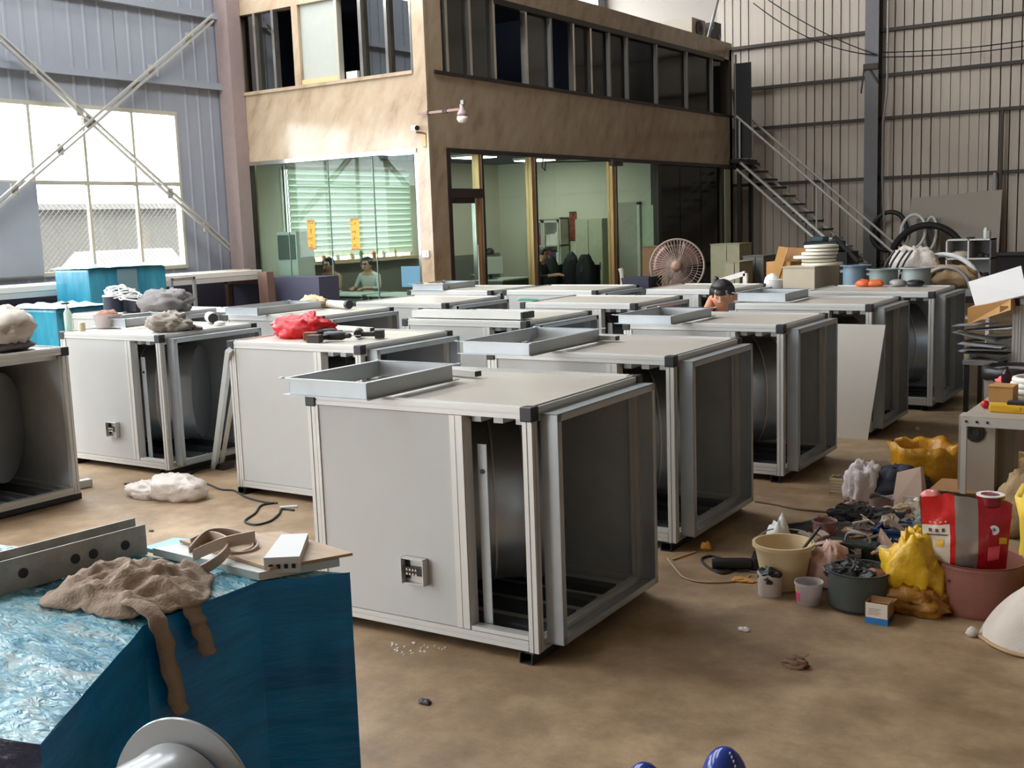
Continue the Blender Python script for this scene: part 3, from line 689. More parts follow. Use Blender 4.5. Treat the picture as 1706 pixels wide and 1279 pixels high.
MB().lathe([(0.034, 0), (0.036, 0.02)], c + Vector((0.055, -0.05, 0)), 16, (0.8, -0.5, 0)).make('lens', BLACK, t)
MB().bar(c + Vector((0.0, 0.0, -0.05)), c + Vector((0.09, 0.08, -0.07)), 0.03).make('bracket_arm', BRASS, t)
MB().box(c.x + 0.03, BY - 0.03, c.z - 0.26, c.x + 0.1, BY, c.z - 0.07).make('bracket_plate', BRASS, t)
for (q, s, lab) in (((1022, 272), 0.16, 'small dark sensor box above the brassy mullion of the long glazing'),):
    c = ax(*q, BX); t = thing('sensor_box', lab, 'sensor', (c.x, c.y, c.z)); MB().box(c.x, c.y - 0.2, c.z - 0.05, c.x + 0.1, c.y + 0.2, c.z + 0.06).make('case', mat('sensor case', (86, 62, 70), 0.5), t, bevel=0.01)
    MB().box(c.x + 0.1, c.y - 0.1, c.z - 0.02, c.x + 0.11, c.y + 0.1, c.z + 0.03).make('window', BLACK, t)
c = ay(711, 423, BY)
t = thing('light_switch', 'small white switch box on the corner pier of the office block', 'switch', (c.x, c.y, c.z)); MB().box(c.x - 0.06, BY - 0.03, c.z - 0.05, c.x + 0.06, BY, c.z + 0.05).make('case', WHITEP, t); MB().box(c.x - 0.02, BY - 0.04, c.z - 0.03, c.x + 0.02, BY - 0.03, c.z + 0.03).make('rocker', WHITEP, t)
tag(MB().tube([ax(905, 262, BX + 0.05), ax(903, 278, BX + 0.05), ax(908, 284, BX + 0.05), ax(909, 270, BX + 0.05), ax(1020, 268, BX + 0.05)], 0.012, 5).make('loose_wire', RUBBER, None), 'thin dark wire looping along the head of the long glazing', 'wire')

# ------------------------------------------------------------------ fan cabinets
H = 1.19; ZB = 0.05
def rail(mb, a, b, s=0.05):
    """aluminium profile: a core with four ribs leaving a groove on each face"""
    a, b = Vector(a), Vector(b); d = (b - a).normalized()
    u = Vector((0, 0, 1)) if abs(d.z) < 0.5 else Vector((0, 1, 0)); x = d.cross(u).normalized(); y = x.cross(d).normalized()
    mb.bar(a, b, s * 0.84, s * 0.84, u); q = s / 2 - s * 0.215
    for i in (-1, 1):
        for j in (-1, 1): o = x * q * i + y * q * j; mb.bar(a + o, b + o, s * 0.43, s * 0.43, u)
    return mb
SHEEN = mat('shiny scroll sheet', (176, 182, 188), 0.33, 0.8, var=0.12, vscale=4)
SLATM = mat('dark bottom slat', (78, 82, 86), 0.5, 0.3)
def cabinet(xr, yf, label, rz=0.0, Wd=1.33, D=1.1, open_w=0.36, collar=True, term=False, group='grey metal fan cabinets in rows', front_only=False):
    t = thing('fan_cabinet', label, 'cabinet', (xr, yf, 0), rz, group)
    def part(n, mb, m, **k): return place(mb, t).make(n, m, t, **k)
    s = 0.056; xl = -Wd
    for x in (-0.06, xl + 0.06):
        part('base_channel', MB().box(x - 0.035, -0.02, 0.0, x + 0.035, D + 0.02, 0.006).box(x - 0.035, -0.02, 0.0, x - 0.03, D + 0.02, ZB).box(x + 0.03, -0.02, 0, x + 0.035, D + 0.02, ZB).box(x - 0.03, 0.0, ZB - 0.006, x + 0.03, D, ZB), DARKM)
    c = [(-s / 2, s / 2), (xl + s / 2, s / 2), (-s / 2, D - s / 2), (xl + s / 2, D - s / 2)]
    for x, y in c:
        part('corner_post', rail(MB(), (x, y, ZB), (x, y, H - s)), ALU)
        part('corner_cap', MB().box(x - s / 2 - .004, y - s / 2 - .004, H - s - .008, x + s / 2 + .004, y + s / 2 + .004, H + 0.003), BLACK, bevel=0.006)
    for z, nm in ((H - s / 2, 'top_rail'), (ZB + s / 2, 'bottom_rail')):
        for a, b in ((0, 1), (2, 3), (0, 2), (1, 3)):
            A = Vector((*c[a], z)); B = Vector((*c[b], z)); d = (B - A).normalized() * s / 2
            part(nm, rail(MB(), A + d, B - d), ALU)
    xm = -open_w - 0.04
    part('mid_post', MB().box(xm - 0.02, 0.004, ZB + s, xm + 0.02, 0.05, H - s).box(xm + 0.02, 0.012, ZB + s, xm + 0.024, 0.075, H - s), ALU)
    part('front_panel', MB().box(xl + s, 0.008, ZB + s, xm - 0.02, 0.03, H - s), PANEL)
    part('panel_bead', MB().box(xl + s, 0.002, ZB + s, xl + s + 0.018, 0.01, H - s), ALU); part('panel_bead', MB().box(xm - 0.05, 0.002, ZB + s, xm - 0.02, 0.01, H - s), ALU)
    part('top_panel', MB().box(xl + s, s, H - 0.03, -s, D - s, H - 0.006), TOPM)
    part('top_edge_strip', MB().box(xl + s, 0.02, H - 0.006, -s, 0.032, H + 0.004).box(-0.032, s, H - 0.006, -0.02, D - s, H + 0.004).box(xl + s, D - 0.032, H - 0.006, -s, D - 0.02, H + 0.004).box(xl + 0.02, s, H - 0.006, xl + 0.032, D - s, H + 0.004), ALU)
    part('back_panel', MB().box(xl + s, D - 0.03, ZB + s, -s, D - 0.008, H - s), GALV)
    part('side_panel', MB().box(xl + 0.008, s, ZB + s, xl + 0.03, D - s, H - s), GALV)
    part('bottom_pan', MB().box(xl + s, s, ZB + 0.01, -s, D - s, ZB + 0.02), GALV)
    part('sill_strip', MB().box(xm + 0.03, 0.004, ZB + s, -s, 0.06, ZB + s + 0.02), ALU)
    for k in range(4): part('floor_slat', MB().box(xl + 0.3, 0.16 + k * 0.22, ZB + 0.02, -0.06, 0.24 + k * 0.22, ZB + 0.06), SLATM)
    if collar:
        x0, x1, y0, y1, z0, z1 = 0.0, 0.09, 0.075, D - 0.03, ZB + 0.03, H - 0.035; th = 0.004; lip = 0.035
        for nm, bx, lp in (('collar_side', (x0, y0, z0, x1, y0 + th, z1), (x1 - th, y0, z0, x1, y0 + lip, z1)), ('collar_side', (x0, y1 - th, z0, x1, y1, z1), (x1 - th, y1 - lip, z0, x1, y1, z1)),
                           ('collar_top', (x0, y0, z1 - th, x1, y1, z1), (x1 - th, y0, z1 - lip, x1, y1, z1)), ('collar_bottom', (x0, y0, z0, x1, y1, z0 + th), (x1 - th, y0, z0, x1, y1, z0 + lip))):
            part(nm, MB().box(*bx).box(*lp), DUCT)
    R = 0.42; dc = Vector((-0.62 - 0.24, D * 0.49 - 0.18, 0.60)); dx = Vector((0.8, 0.6, 0)); LD_ = 0.62
    part('scroll_housing', MB().lathe([(0.3, 0), (R, 0), (R, LD_)], dc, 48, dx, True, True), SHEEN, smooth=30)
    for f in (0.25, 0.5, 0.75):
        part('scroll_seam', MB().disc_ring(R - 0.002, R + 0.006, 0.01, dc + dx * (LD_ * f), dx, 48), ALU, smooth=30)
    for zz in (H - 0.09,):
        for k in range(3): part('ceiling_rib', MB().box(-0.36 + k * 0.12, 0.06, zz, -0.31 + k * 0.12, D - 0.06, zz + 0.03), GALV)
    up = part('upright_bar', MB().box(xm + 0.05, 0.08, ZB + 0.06, xm + 0.1, 0.085, H - 0.2), GALV)
    part('bolt_hole', MB().lathe([(0.012, 0), (0.012, 0.004)], (xm + 0.075, 0.079, H - 0.33), 10, (0, -1, 0)), BLACK)
    if term:
        tx, tz = -0.75, 0.29
        bxp = part('terminal_box', MB().box(tx, -0.035, tz, tx + 0.004, 0.01, tz + 0.13).box(tx + 0.13, -0.035, tz, tx + 0.134, 0.01, tz + 0.13).box(tx, -0.035, tz + 0.126, tx + 0.134, 0.01, tz + 0.13).box(tx, -0.02, tz, tx + 0.134, 0.01, tz + 0.004).box(tx, 0.004, tz, tx + 0.134, 0.008, tz + 0.13), ALU)
        part('terminal_recess', MB().box(tx + 0.004, 0.0, tz + 0.02, tx + 0.03, 0.004, tz + 0.126), BLACK)
        tb = place(MB().box(tx + 0.02, -0.022, tz + 0.045, tx + 0.118, 0.004, tz + 0.085), t).make('terminal_block', BLACK, bxp)
        for k in range(4):
            for zz in (0.052, 0.074): place(MB().lathe([(0.006, 0), (0.006, 0.006)], (tx + 0.032 + k * 0.018, -0.022, tz + zz), 8, (0, -1, 0)), t).make('screw', CHROME, bxp)
    return t
cabinet(-2.66, 4.10, 'grey fan cabinet nearest the camera, with an opened terminal box on its front', math.radians(1.65), 1.33, 1.13, term=True)
cabinet(-2.87, 5.99, 'second grey fan cabinet of the right-hand row, straight behind the nearest one', math.radians(1.2))
cabinet(-2.92, 7.96, 'third cabinet of the right row, with the white leaning board behind it', 0.01, D=1.05)
cabinet(-2.83, 9.90, 'fourth cabinet of the right row, half covered by the white leaning board', 0.015, D=1.0)
cabinet(-2.68, 11.50, 'farthest cabinet of the right row, just in front of the grey drums', 0.01, D=1.05)
cabinet(-0.47, 10.72, 'cabinet cut by the right edge of the picture, beside the orange carton', 0.0, 1.36)
cabinet(-5.24, 5.90, 'cabinet carrying the red plastic bag and two drills', 0.012)
cabinet(-5.08, 7.80, 'cabinet of the middle row with a long white box section lying on it', 0.0)
cabinet(-5.06, 9.72, 'cabinet of the middle row left of the woman with the hair bun', 0.01)
cabinet(-4.93, 11.74, 'cabinet just behind the woman, in front of the round guard fan', 0.0, 1.1)
cabinet(-7.55, 4.08, 'dark open cabinet cut by the left edge, with a white bag on top', 0.0, collar=False)
cabinet(-7.56, 6.04, 'cabinet with a small terminal box, littered with bags and bottles on top', 0.012, term=True)
cabinet(-7.45, 7.85, 'cabinet behind the red bag carrying a shallow duct frame at its left', 0.01)
cabinet(-7.20, 9.50, 'cabinet of the third row with a bare top, in front of the corner pier', 0.0)
cabinet(-6.50, 11.50, 'farthest cabinet of the middle rows, below the dark coats in the office', 0.0)
cabinet(-7.93, 11.40, 'cabinet with a duct frame right at the foot of the corner pier', 0.0)
cabinet(-9.62, 7.55, 'cabinet far left under the grey cloth bag and wires', 0.0)

# ------------------------------------------------------------------ duct frames and litter on the cabinets
def duct(cx, cy, w, d, h, rz, label, z=H + 0.006):
    t = thing('duct_frame', label, 'frame', (cx, cy, z), rz, 'shallow duct frames on the cabinets')
    l = 0.026; th = 0.004; w2, d2 = w / 2, d / 2
    for nm, web, top, bot in (
        ('side_channel', (-w2, -d2, 0, w2, -d2 + th, h), (-w2 - l, -d2 - l, h - th, w2 + l, -d2 + th, h), (-w2 - l, -d2 - l, 0, w2 + l, -d2 + th, th)),
        ('side_channel', (-w2, d2 - th, 0, w2, d2, h), (-w2 - l, d2 - th, h - th, w2 + l, d2 + l, h), (-w2 - l, d2 - th, 0, w2 + l, d2 + l, th)),
        ('side_channel', (-w2, -d2, 0, -w2 + th, d2, h), (-w2 - l, -d2, h - th + .0005, -w2 + th, d2, h + .0005), (-w2 - l, -d2, 0, -w2 + th, d2, th)),
        ('side_channel', (w2 - th, -d2, 0, w2, d2, h), (w2 - th, -d2, h - th + .0005, w2 + l, d2, h + .0005), (w2 - th, -d2, 0, w2 + l, d2, th))):
        place(MB().box(*web).box(*top).box(*bot), t).make(nm, DUCT, t)
    for sx in (-1, 1):
        for sy in (-1, 1): place(MB().box(sx * (w2 + l) - 0.012, sy * (d2 + l) - 0.012, h, sx * (w2 + l) + 0.012, sy * (d2 + l) + 0.012, h + 0.004), t).make('corner_piece', GALV, t)
ductd = 0.70
duct(-3.77, 4.33, 0.50, ductd, 0.085, math.radians(1), 'shallow galvanised duct frame on the nearest cabinet')
duct(-3.97, 6.17, 0.50, 0.90, 0.08, math.radians(1), 'shallow duct frame on the second cabinet of the right row')
duct(-3.97, 8.15, 0.46, 0.75, 0.07, 0.0, 'shallow duct frame below the woman with the hair bun')
duct(-3.92, 10.4, 0.48, 0.62, 0.08, 0.0, 'shallow duct frame on the fourth cabinet of the right row')
duct(-8.42, 8.2, 0.46, 0.9, 0.075, 0.0, 'shallow duct frame behind the red plastic bag')
duct(-8.72, 6.75, 0.44, 0.62, 0.08, 0.0, 'shallow duct frame among the bottles on the far left cabinet')
duct(-8.92, 11.75, 0.50, 0.7, 0.08, 0.0, 'shallow duct frame at the foot of the corner pier')
duct(-4.55 + -1.35, 12.2, 0.3, 0.4, 0.03, 0.0, 'thin flat frame lying on the cabinet by the round guard fan') if False else None
def profile(a, b, label, w=0.045, h=0.03):
    t = thing('profile_offcut', label, 'profile', Vector(a), 0, 'aluminium profile offcuts on the cabinets')
    a, b = Vector(a) + Vector((0, 0, h / 2)), Vector(b) + Vector((0, 0, h / 2)); d = (b - a).normalized()
    MB().bar(a, b, w, h).make('bar', ALU, t); MB().bar(b, b + d * 0.008, w * 0.9, h * 0.9).make('dark_end', BLACK, t)
profile(az(742, 622, H + .005), az(796, 627, H + .005), 'short aluminium profile offcut on the nearest cabinet')
profile(az(975, 565, H + .005), az(1028, 567, H + .005), 'short aluminium profile offcut on the second right cabinet')
profile(az(546, 547, H + .005), az(620, 552, H + .005), 'aluminium profile offcut lying behind the red plastic bag')
t = thing('box_section', 'long white box section with dark end lying on a middle row cabinet', 'profile', (-5.95, 7.98, H))
MB().box(-6.4, 7.93, H + .004, -5.22, 8.13, H + 0.065).make('body', ALU, t); MB().box(-5.22, 7.935, H + .008, -5.205, 8.125, H + 0.062).make('end_cap', BLACK, t)
t = thing('green_strip', 'thin green strip lying on the cabinet before the office chairs', 'strip', az(880, 499, H + .004))
MB().hexa([az(862, 501, H + .004), az(895, 501, H + .004), az(897, 499, H + .004), az(868, 498, H + .004)] + [p + Vector((0, 0, 0.006)) for p in (az(862, 501, H + .004), az(895, 501, H + .004), az(897, 499, H + .004), az(868, 498, H + .004))]).make('strip', mat('green strip', (30, 130, 100), 0.5), t)
tag(t, 'thin green strip lying on the cabinet before the office chairs', 'strip')

# red bag and drills
p = az(488, 562, H); t = thing('red_plastic_bag', 'crumpled red plastic bag on a middle cabinet', 'bag', p)
REDB = mat('red thin plastic', (232, 52, 60), 0.28, transl=0.35, bump=0.5, bscale=25, var=0.15)
MB().blob(p + Vector((0, 0.1, 0)), 0.26, 0.17, 0.15, 4, 0.35, 0.4).make('body', REDB, t, smooth=True)
MB().tube([p + Vector((0.12, 0.12, 0.1)), p + Vector((0.1, 0.13, 0.14)), p + Vector((0.07, 0.15, 0.175))], [0.05, 0.022, 0.034], 10).make('knot', REDB, t, smooth=True)
def drill(px, py, ang, label, c2):
    p = az(px, py, H + 0.001); t = thing('power_drill', label, 'drill', p, ang)
    P = lambda mb: place(mb, t)
    P(MB().lathe([(0.028, -0.09), (0.034, -0.06), (0.034, 0.05), (0.024, 0.075)], (0, 0, 0.036), 16, (1, 0, 0))).make('motor_housing', BLACK, t, smooth=30)
    P(MB().lathe([(0.02, 0.075), (0.02, 0.11), (0.01, 0.125)], (0, 0, 0.036), 12, (1, 0, 0))).make('chuck', DARKM, t, smooth=30)
    P(MB().bar((0.12, 0, 0.036), (0.2, 0, 0.036), 0.006)).make('bit', STEELW, t)
    P(MB().bar((-0.05, 0, 0.03), (-0.09, -0.13, 0.03), 0.04, 0.034)).make('handle', BLACK, t, bevel=0.006)
    P(MB().box(-0.14, -0.2, 0.0, -0.04, -0.13, 0.06)).make('battery', mat('drill battery', c2, 0.5), t, bevel=0.005)
drill(545, 562, 0.55, 'black cordless drill lying next to the red plastic bag', (120, 70, 40))
drill(598, 562, 2.2, 'black cordless drill at the front corner of the red bag cabinet', (40, 36, 36))
drill(560, 567, 0.3, 'dark cordless drill between the red bag and the corner drill', (60, 46, 40))
MB_ = None
# litter on the far-left cabinet
p = az(262, 553, H); solo('grey_rag', MB().blob(p + Vector((0.02, 0.12, 0)), 0.22, 0.13, 0.15, 9, 0.4, 0.45), mat('grey rag', (150, 140, 128), 0.8, var=0.3, bump=0.4), 'crumpled grey brown rag on the front of the far left cabinet', 'rag', smooth=True)
p = az(288, 551, H); solo('dirty_glove', MB().blob(p + Vector((0.05, 0.1, 0)), 0.17, 0.06, 0.05, 12, 0.4, 0.3), mat('dirty glove', (120, 112, 104), 0.8), 'dirty glove beside the grey rag', 'glove', smooth=True)
def pump_bottle(px, py, z, label):
    p = az(px, py, z); t = thing('pump_bottle', label, 'bottle', p)
    MB().lathe([(0.032, 0), (0.034, 0.01), (0.034, 0.16), (0.022, 0.185), (0.014, 0.19)], p, 16).make('body', mat('pale green bottle', (206, 228, 218), 0.3, transl=0.3), t, smooth=30)
    MB().lathe([(0.016, 0.19), (0.016, 0.215), (0.006, 0.215), (0.006, 0.245)], p, 12).make('pump_neck', WHITEP, t, smooth=30)
    MB().box(p.x - 0.012, p.y - 0.05, p.z + 0.24, p.x + 0.012, p.y + 0.02, p.z + 0.255).make('pump_head', BLACK, t)
pump_bottle(115, 551, H, 'pale green pump bottle on the left front edge of the far left cabinet')
p = az(137, 552, H); solo('small_jar', MB().lathe([(0.03, 0), (0.03, 0.07), (0.028, 0.08)], p, 14), mat('yellowish jar', (206, 196, 160), 0.4), 'small yellowish jar right of the pump bottle', 'jar', smooth=30)
p = az(152, 548, H); t = thing('plastic_tub', 'milky plastic tub behind the small yellowish jar', 'tub', p + Vector((0, .15, 0)))
MB().lathe([(0.1, 0), (0.13, 0.12), (0.14, 0.125), (0.12, 0.12), (0.09, 0.01)], p + Vector((0.02, .17, 0)), 20).make('body', CLEARW, t, smooth=30)
MB().blob(p + Vector((0.02, .17, 0.06)), 0.11, 0.1, 0.1, 3, 0.3, 0.2).make('contents', mat('brown contents', (150, 110, 90), 0.8), t, smooth=True)
def can_with_spout(px, py, z, r, h, label, c, name='oil_can'):
    p = az(px, py, z); t = thing(name, label, 'can', p)
    MB().lathe([(r, 0), (r, h * 0.75), (r * 0.8, h * 0.8)], p, 18).make('body', c, t, smooth=30)
    MB().lathe([(r * 1.05, h * 0.72), (r * 1.05, h * 0.78), (r * 0.3, h * 0.84), (r * 0.22, h)], p, 18).make('lid', WHITEP, t, smooth=30)
can_with_spout(190, 520, H + 0.01, 0.105, 0.24, 'dark blue round can with a white lid on the far left cabinet', mat('dark navy can', (34, 40, 58), 0.5))
can_with_spout(249, 520, H + 0.01, 0.07, 0.14, 'small white spray can behind the grey rag', WHITEP, 'spray_can')
t = thing('tape_roll', 'short black ended tube lying by the right end of the far left cabinet', 'tube', az(352, 537, H))
p = az(346, 539, H); MB().lathe([(0.05, 0), (0.05, 0.22)], p + Vector((-0.1, 0.12, 0.05)), 18, (0.75, -0.5, 0)).make('tube', mat('white tube', (214, 212, 208), 0.4), t, smooth=30)
MB().lathe([(0.045, 0.215), (0.045, 0.226)], p + Vector((-0.1, 0.12, 0.05)), 18, (0.75, -0.5, 0)).make('dark_bore', BLACK, t)
p = az(366, 541, H); solo('white_stopper', MB().lathe([(0.05, 0), (0.045, 0.025), (0.02, 0.035)], p, 16), WHITEP, 'small white cap next to the black ended tube', 'cap', smooth=30)
p = az(383, 521, H) ; t = thing('white_carton', 'small white carton with dark end behind the black ended tube', 'box', p)
t2 = MB().box(p.x - 0.2, p.y, H + 0.004, p.x + 0.1, p.y + 0.14, H + 0.05).make('carton', WHITEP, t); MB().box(p.x + 0.1, p.y + 0.01, H + 0.006, p.x + 0.106, p.y + 0.13, H + 0.048).make('dark_end', BLACK, t)
# grey cloth bag and wires on the leftmost cabinet
p = Vector((-9.95, 7.95, H)); t = thing('grey_cloth_bag', 'grey cloth bag heaped with white wires at the far left', 'bag', p)
MB().blob(p + Vector((.1, .05, 0)), 0.27, 0.27, 0.24, 15, 0.25, 0.3).make('bag', mat('grey cloth', (130, 126, 124), 0.85, var=0.2, bump=0.3), t, smooth=True)
MB().box(p.x - 0.55, p.y - 0.1, H + .004, p.x - 0.22, p.y + 0.25, H + 0.16).make('black_case', mat('dark case', (58, 62, 74), 0.6), t, bevel=0.01)
rr = random.Random(11)
for k in range(5):
    pts = []; c = p + Vector((-0.24 + rr.uniform(-.15, .15), -0.22, 0.2 + rr.uniform(-.03, .07)))
    for i in range(13):
        a = i / 12 * 2 * PI; pts.append(c + Vector((math.cos(a) * rr.uniform(.15, .24), rr.uniform(-.08, .08), math.sin(a) * rr.uniform(.03, .07))))
    MB().tube(spline(pts, 3), 0.008, 6).make('white_wire', WHITEP, t, smooth=True)
# white bag on the cabinet cut by the left edge
p = Vector((-7.95, 4.85, H)); t = thing('white_bag', 'white cloth bag with grey underside cut by the left edge of the picture', 'bag', p)
MB().blob(p + Vector((0, 0, 0.05)), 0.28, 0.26, 0.27, 21, 0.2, 0.3).make('bag', SACK, t, smooth=True)
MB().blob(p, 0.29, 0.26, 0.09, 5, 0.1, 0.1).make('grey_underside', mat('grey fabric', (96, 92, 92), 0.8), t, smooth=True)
# paper and bits on the third-row cabinets
p = az(523, 512, H); solo('crumpled_paper', MB().blob(p + Vector((0, 0, 0)), 0.18, 0.12, 0.12, 31, 0.4, 0.45), mat('kraft paper', (206, 176, 136), 0.8), 'crumpled kraft paper standing behind the duct frame of the third row', 'paper', smooth=True)
p = az(570, 514, H + .001); t = thing('paper_roll', 'white paper roll with dark end near the crumpled kraft paper', 'roll', p)
MB().lathe([(0.04, -0.2), (0.04, 0.2)], p + Vector((-0.1, 0.05, 0.04)), 14, (0.9, -0.3, 0)).make('roll', WHITEB, t, smooth=30); MB().lathe([(0.045, 0.19), (0.045, 0.24)], p + Vector((-0.1, 0.05, 0.045)), 14, (0.9, -0.3, 0)).make('end', BLACK, t, smooth=30)
p = az(684, 486, H); solo('brown_cloth', MB().blob(p + Vector((0.1, 0.35, 0)), 0.2, 0.1, 0.09, 8, 0.4, 0.4), mat('tan cloth', (190, 160, 120), 0.85), 'small tan cloth on the duct frame by the corner pier', 'cloth', smooth=True)

# ------------------------------------------------------------------ left wall: profiles on a rack, blue wrapped parcels
t = thing('profile_rack', 'rack with long pale profiles stored along the left wall under the window', 'rack', (-13.5, 9.5, 0))
RACK = mat('rack steel', (120, 92, 80), 0.6, var=0.2); DARKB = mat('dark store board', (74, 74, 92), 0.8)
for y in (5.2, 7.6, 10.2, 12.6):
    for x in (-13.95, -13.15): MB().box(x - 0.04, y - 0.04, 0, x + 0.04, y + 0.04, 1.28).make('upright', RACK, t)
    MB().box(-14.0, y - 0.04, 1.2, -13.1, y + 0.04, 1.28).make('bracket', RACK, t)
MB().box(-14.05, 5.0, 0.0, -14.0, 13.0, 1.25).make('back_board', DARKB, t)
MB().box(-13.95, 5.2, 0.3, -13.1, 12.6, 0.34).make('lower_shelf', DARKB, t)
rr = random.Random(2)
for i in range(14):
    x = -13.9 + (i % 7) * 0.12; z = 1.284 + (i // 7) * 0.075; y1 = 12.4 + rr.uniform(-.3, .5); m = [ALU, WHITEB, mat('pale timber', (206, 178, 146), 0.6)][i % 3]
    tag(MB().box(x, 4.0 + rr.uniform(0, .5), z, x + 0.1, y1, z + 0.07).make('long_profile', m, None), ['first', 'second', 'third', 'fourth', 'fifth', 'sixth', 'seventh'][i % 7] + ' long profile from the wall in the ' + ('upper' if i > 6 else 'lower') + ' layer on the window rack', 'profile', 'long profiles on the wall rack')
FILMB = mat('blue stretch film', (70, 160, 182), 0.22, var=0.3, vscale=3, bump=0.5, bscale=14, stretch=(1, 1, 0.25), rgb2=(36, 118, 150))
def parcel(name, x0, y0, x1, y1, z1, label, seed):
    t = thing(name, label, 'parcel', ((x0 + x1) / 2, (y0 + y1) / 2, 0)); 
    MB().box(x0, y0, 0, x1, y1, z1).make('wrapped_body', FILMB, t, bevel=0.03)
    def fn(u, v):
        x = x0 - 0.03 + (x1 - x0 + 0.06) * u; y = y0 - 0.03 + (y1 - y0 + 0.06) * v; e = min(u, 1 - u, v, 1 - v)
        return (x, y, z1 + 0.01 + 0.08 * abs(noise.noise((u * 4 + seed, v * 4, 0))) * (1 if 0 < e else 0.2))
    MB().sheet(16, 16, fn).make('film_top', mat('pale film', (160, 214, 222), 0.2, var=0.2, bump=0.4), t, smooth=True)
    if seed == 2: 
        c = MB().box(x1 + 0.001, y0 + 0.42, 0.05, x1 + 0.012, y0 + 0.72, z1 - 0.02).make('grey_strip', mat('grey strip', (112, 140, 148), 0.4), t)
parcel('wrapped_parcel', -12.9, 8.75, -12.2, 9.95, 1.62, 'tall parcel wrapped in blue film against the left window', 2)
parcel('wrapped_parcel', -11.75, 7.45, -11.02, 8.15, 1.24, 'lower parcel wrapped in blue film at the far left', 5)
t = thing('steel_trestle', 'thin grey steel frame standing behind the tall blue parcel', 'frame', (-12.6, 10.6, 0))
for y in (10.35, 10.75): MB().box(-12.62, y - 0.02, 0, -12.58, y + 0.02, 1.42).make('post', STEELW, t)
MB().box(-12.62, 10.35, 1.38, -12.58, 10.75, 1.42).make('top_bar', STEELW, t)
solo('brown_post', MB().hexa([(-12.9, 12.3, 0), (-12.7, 12.3, 0), (-12.7, 12.45, 0), (-12.9, 12.45, 0), (-12.95, 12.3, 1.4), (-12.75, 12.3, 1.4), (-12.75, 12.45, 1.4), (-12.95, 12.45, 1.4)]), RACK, 'brown post under the end of the profile rack', 'post')
solo('dark_cabinet', MB().box(-13.9, 12.65, 0, -12.0, 13.1, 1.3), DARKB, 'dark low store cabinet in the corner left of the office glass', 'cabinet')

# ------------------------------------------------------------------ leaning boards
def lean(name, pts, th, m, label, cat='board'):
    pts = [Vector(p) for p in pts]; n = (pts[1] - pts[0]).cross(pts[3] - pts[0]).normalized() * th
    mb = MB().hexa([pts[0], pts[1], pts[1] + n, pts[0] + n, pts[3], pts[2], pts[2] + n, pts[3] + n])
    return solo(name, mb, m, label, cat)
b0, b1 = az(1418, 729, 0), az(1446, 731, 0)
# white board leaning on the fourth cabinet
bl, br = Vector((-3.02, 9.62, 0.0)), Vector((-2.62, 9.60, 0.0))
tl, tr = ay(1418, 541, 9.86), ay(1476, 541, 9.80)
bl, br = az(1400, 729, 0.0), az(1446, 732, 0.0)
lean('white_board', [br - Vector((.5, 0, 0)), br, tr, tr - Vector((.5, 0, 0))], 0.012, WHITEB, 'white board leaning against the fourth right-hand cabinet')
p0, p1 = az(357, 780, 0.002), ay(382, 583, 5.86)
t = thing('leaning_profile', 'white profile leaning against the left of the red bag cabinet', 'profile', p0)
MB().bar(p0, p1, 0.05, 0.04, (1, 0, 0)).make('front_bar', mat('pale profile', (206, 214, 216), 0.4), t)
MB().bar(p0 + Vector((0.03, 0.05, 0)), p1 + Vector((0.0, 0.12, -0.0)), 0.05, 0.012, (1, 0, 0)).make('rear_bar', ALU, t)
MB().box(p0.x - 0.02, p0.y - 0.02, 0, p0.x + 0.14, p0.y + 0.1, 0.05).make('foot_block', DARKM, t)

t = thing('floor_profile', 'pale profile lying on the floor under the cabinet at the left edge', 'profile', az(60, 826, 0))
a, b = az(-60, 842, .035), az(150, 803, .035); MB().bar(a, b, .07, .06).make('bar', ALU, t); MB().bar(b, b + (b - a).normalized() * .006, .06, .05).make('end_cap', DARKM, t)
# ------------------------------------------------------------------ floor litter, left
p = az(272, 832, 0); t = thing('plastic_bag', 'crumpled white plastic bag on the floor at the left', 'bag', p)
MB().blob(p + Vector((0.06, 0.1, 0)), 0.25, 0.17, 0.19, 41, 0.25, 0.18).make('body', BAGW, t, smooth=True)
MB().blob(p + Vector((-0.2, 0.03, 0)), 0.2, 0.12, 0.11, 43, 0.3, 0.25).make('tail', BAGW, t, smooth=True)
def floor_curve(pts, r=0.006): return [az(x, y, r) for x, y in pts]
tag(MB().tube(spline(floor_curve([(360, 775), (330, 783), (312, 795), (318, 803), (345, 806), (368, 815), (390, 817), (410, 828), (440, 836), (462, 838)])), 0.008, 6).make('power_cable', RUBBER, None, smooth=True), 'thin black cord winding over the floor right of the white bag', 'cord')
tag(MB().tube(spline(floor_curve([(455, 838), (435, 842), (425, 855), (408, 868), (425, 874), (450, 868), (465, 856), (470, 848), (490, 850)])), 0.009, 6).make('cord_loop', RUBBER, None, smooth=True), 'black cord loop on the floor left of the nearest cabinet', 'cord')
p = az(478, 846, 0.002); solo('white_strip', MB().bar(az(466, 845, .008), az(495, 843, .008), 0.03, 0.012), WHITEP, 'white strip on the floor at the left foot of the nearest cabinet', 'strip')
for q, s, lab in (((212, 807), 0.03, 'dark chip on the floor left of the white bag'), ((252, 885), 0.02, 'small dark chip on the floor behind the steel beam'), ((708, 1171), 0.03, 'dark pebble on the open floor below the terminal box'), ((1240, 1050), 0.03, 'pale crumb on the floor left of the clear tub')):
    p = az(*q, 0); solo('chip', MB().blob(p, s, s * 0.7, s * 0.6, 3, 0.3, 0.3, n=10, m=6), DARKM if 'dark' in lab else WHITEP, lab, 'debris')
mb = MB(); rr = random.Random(8)
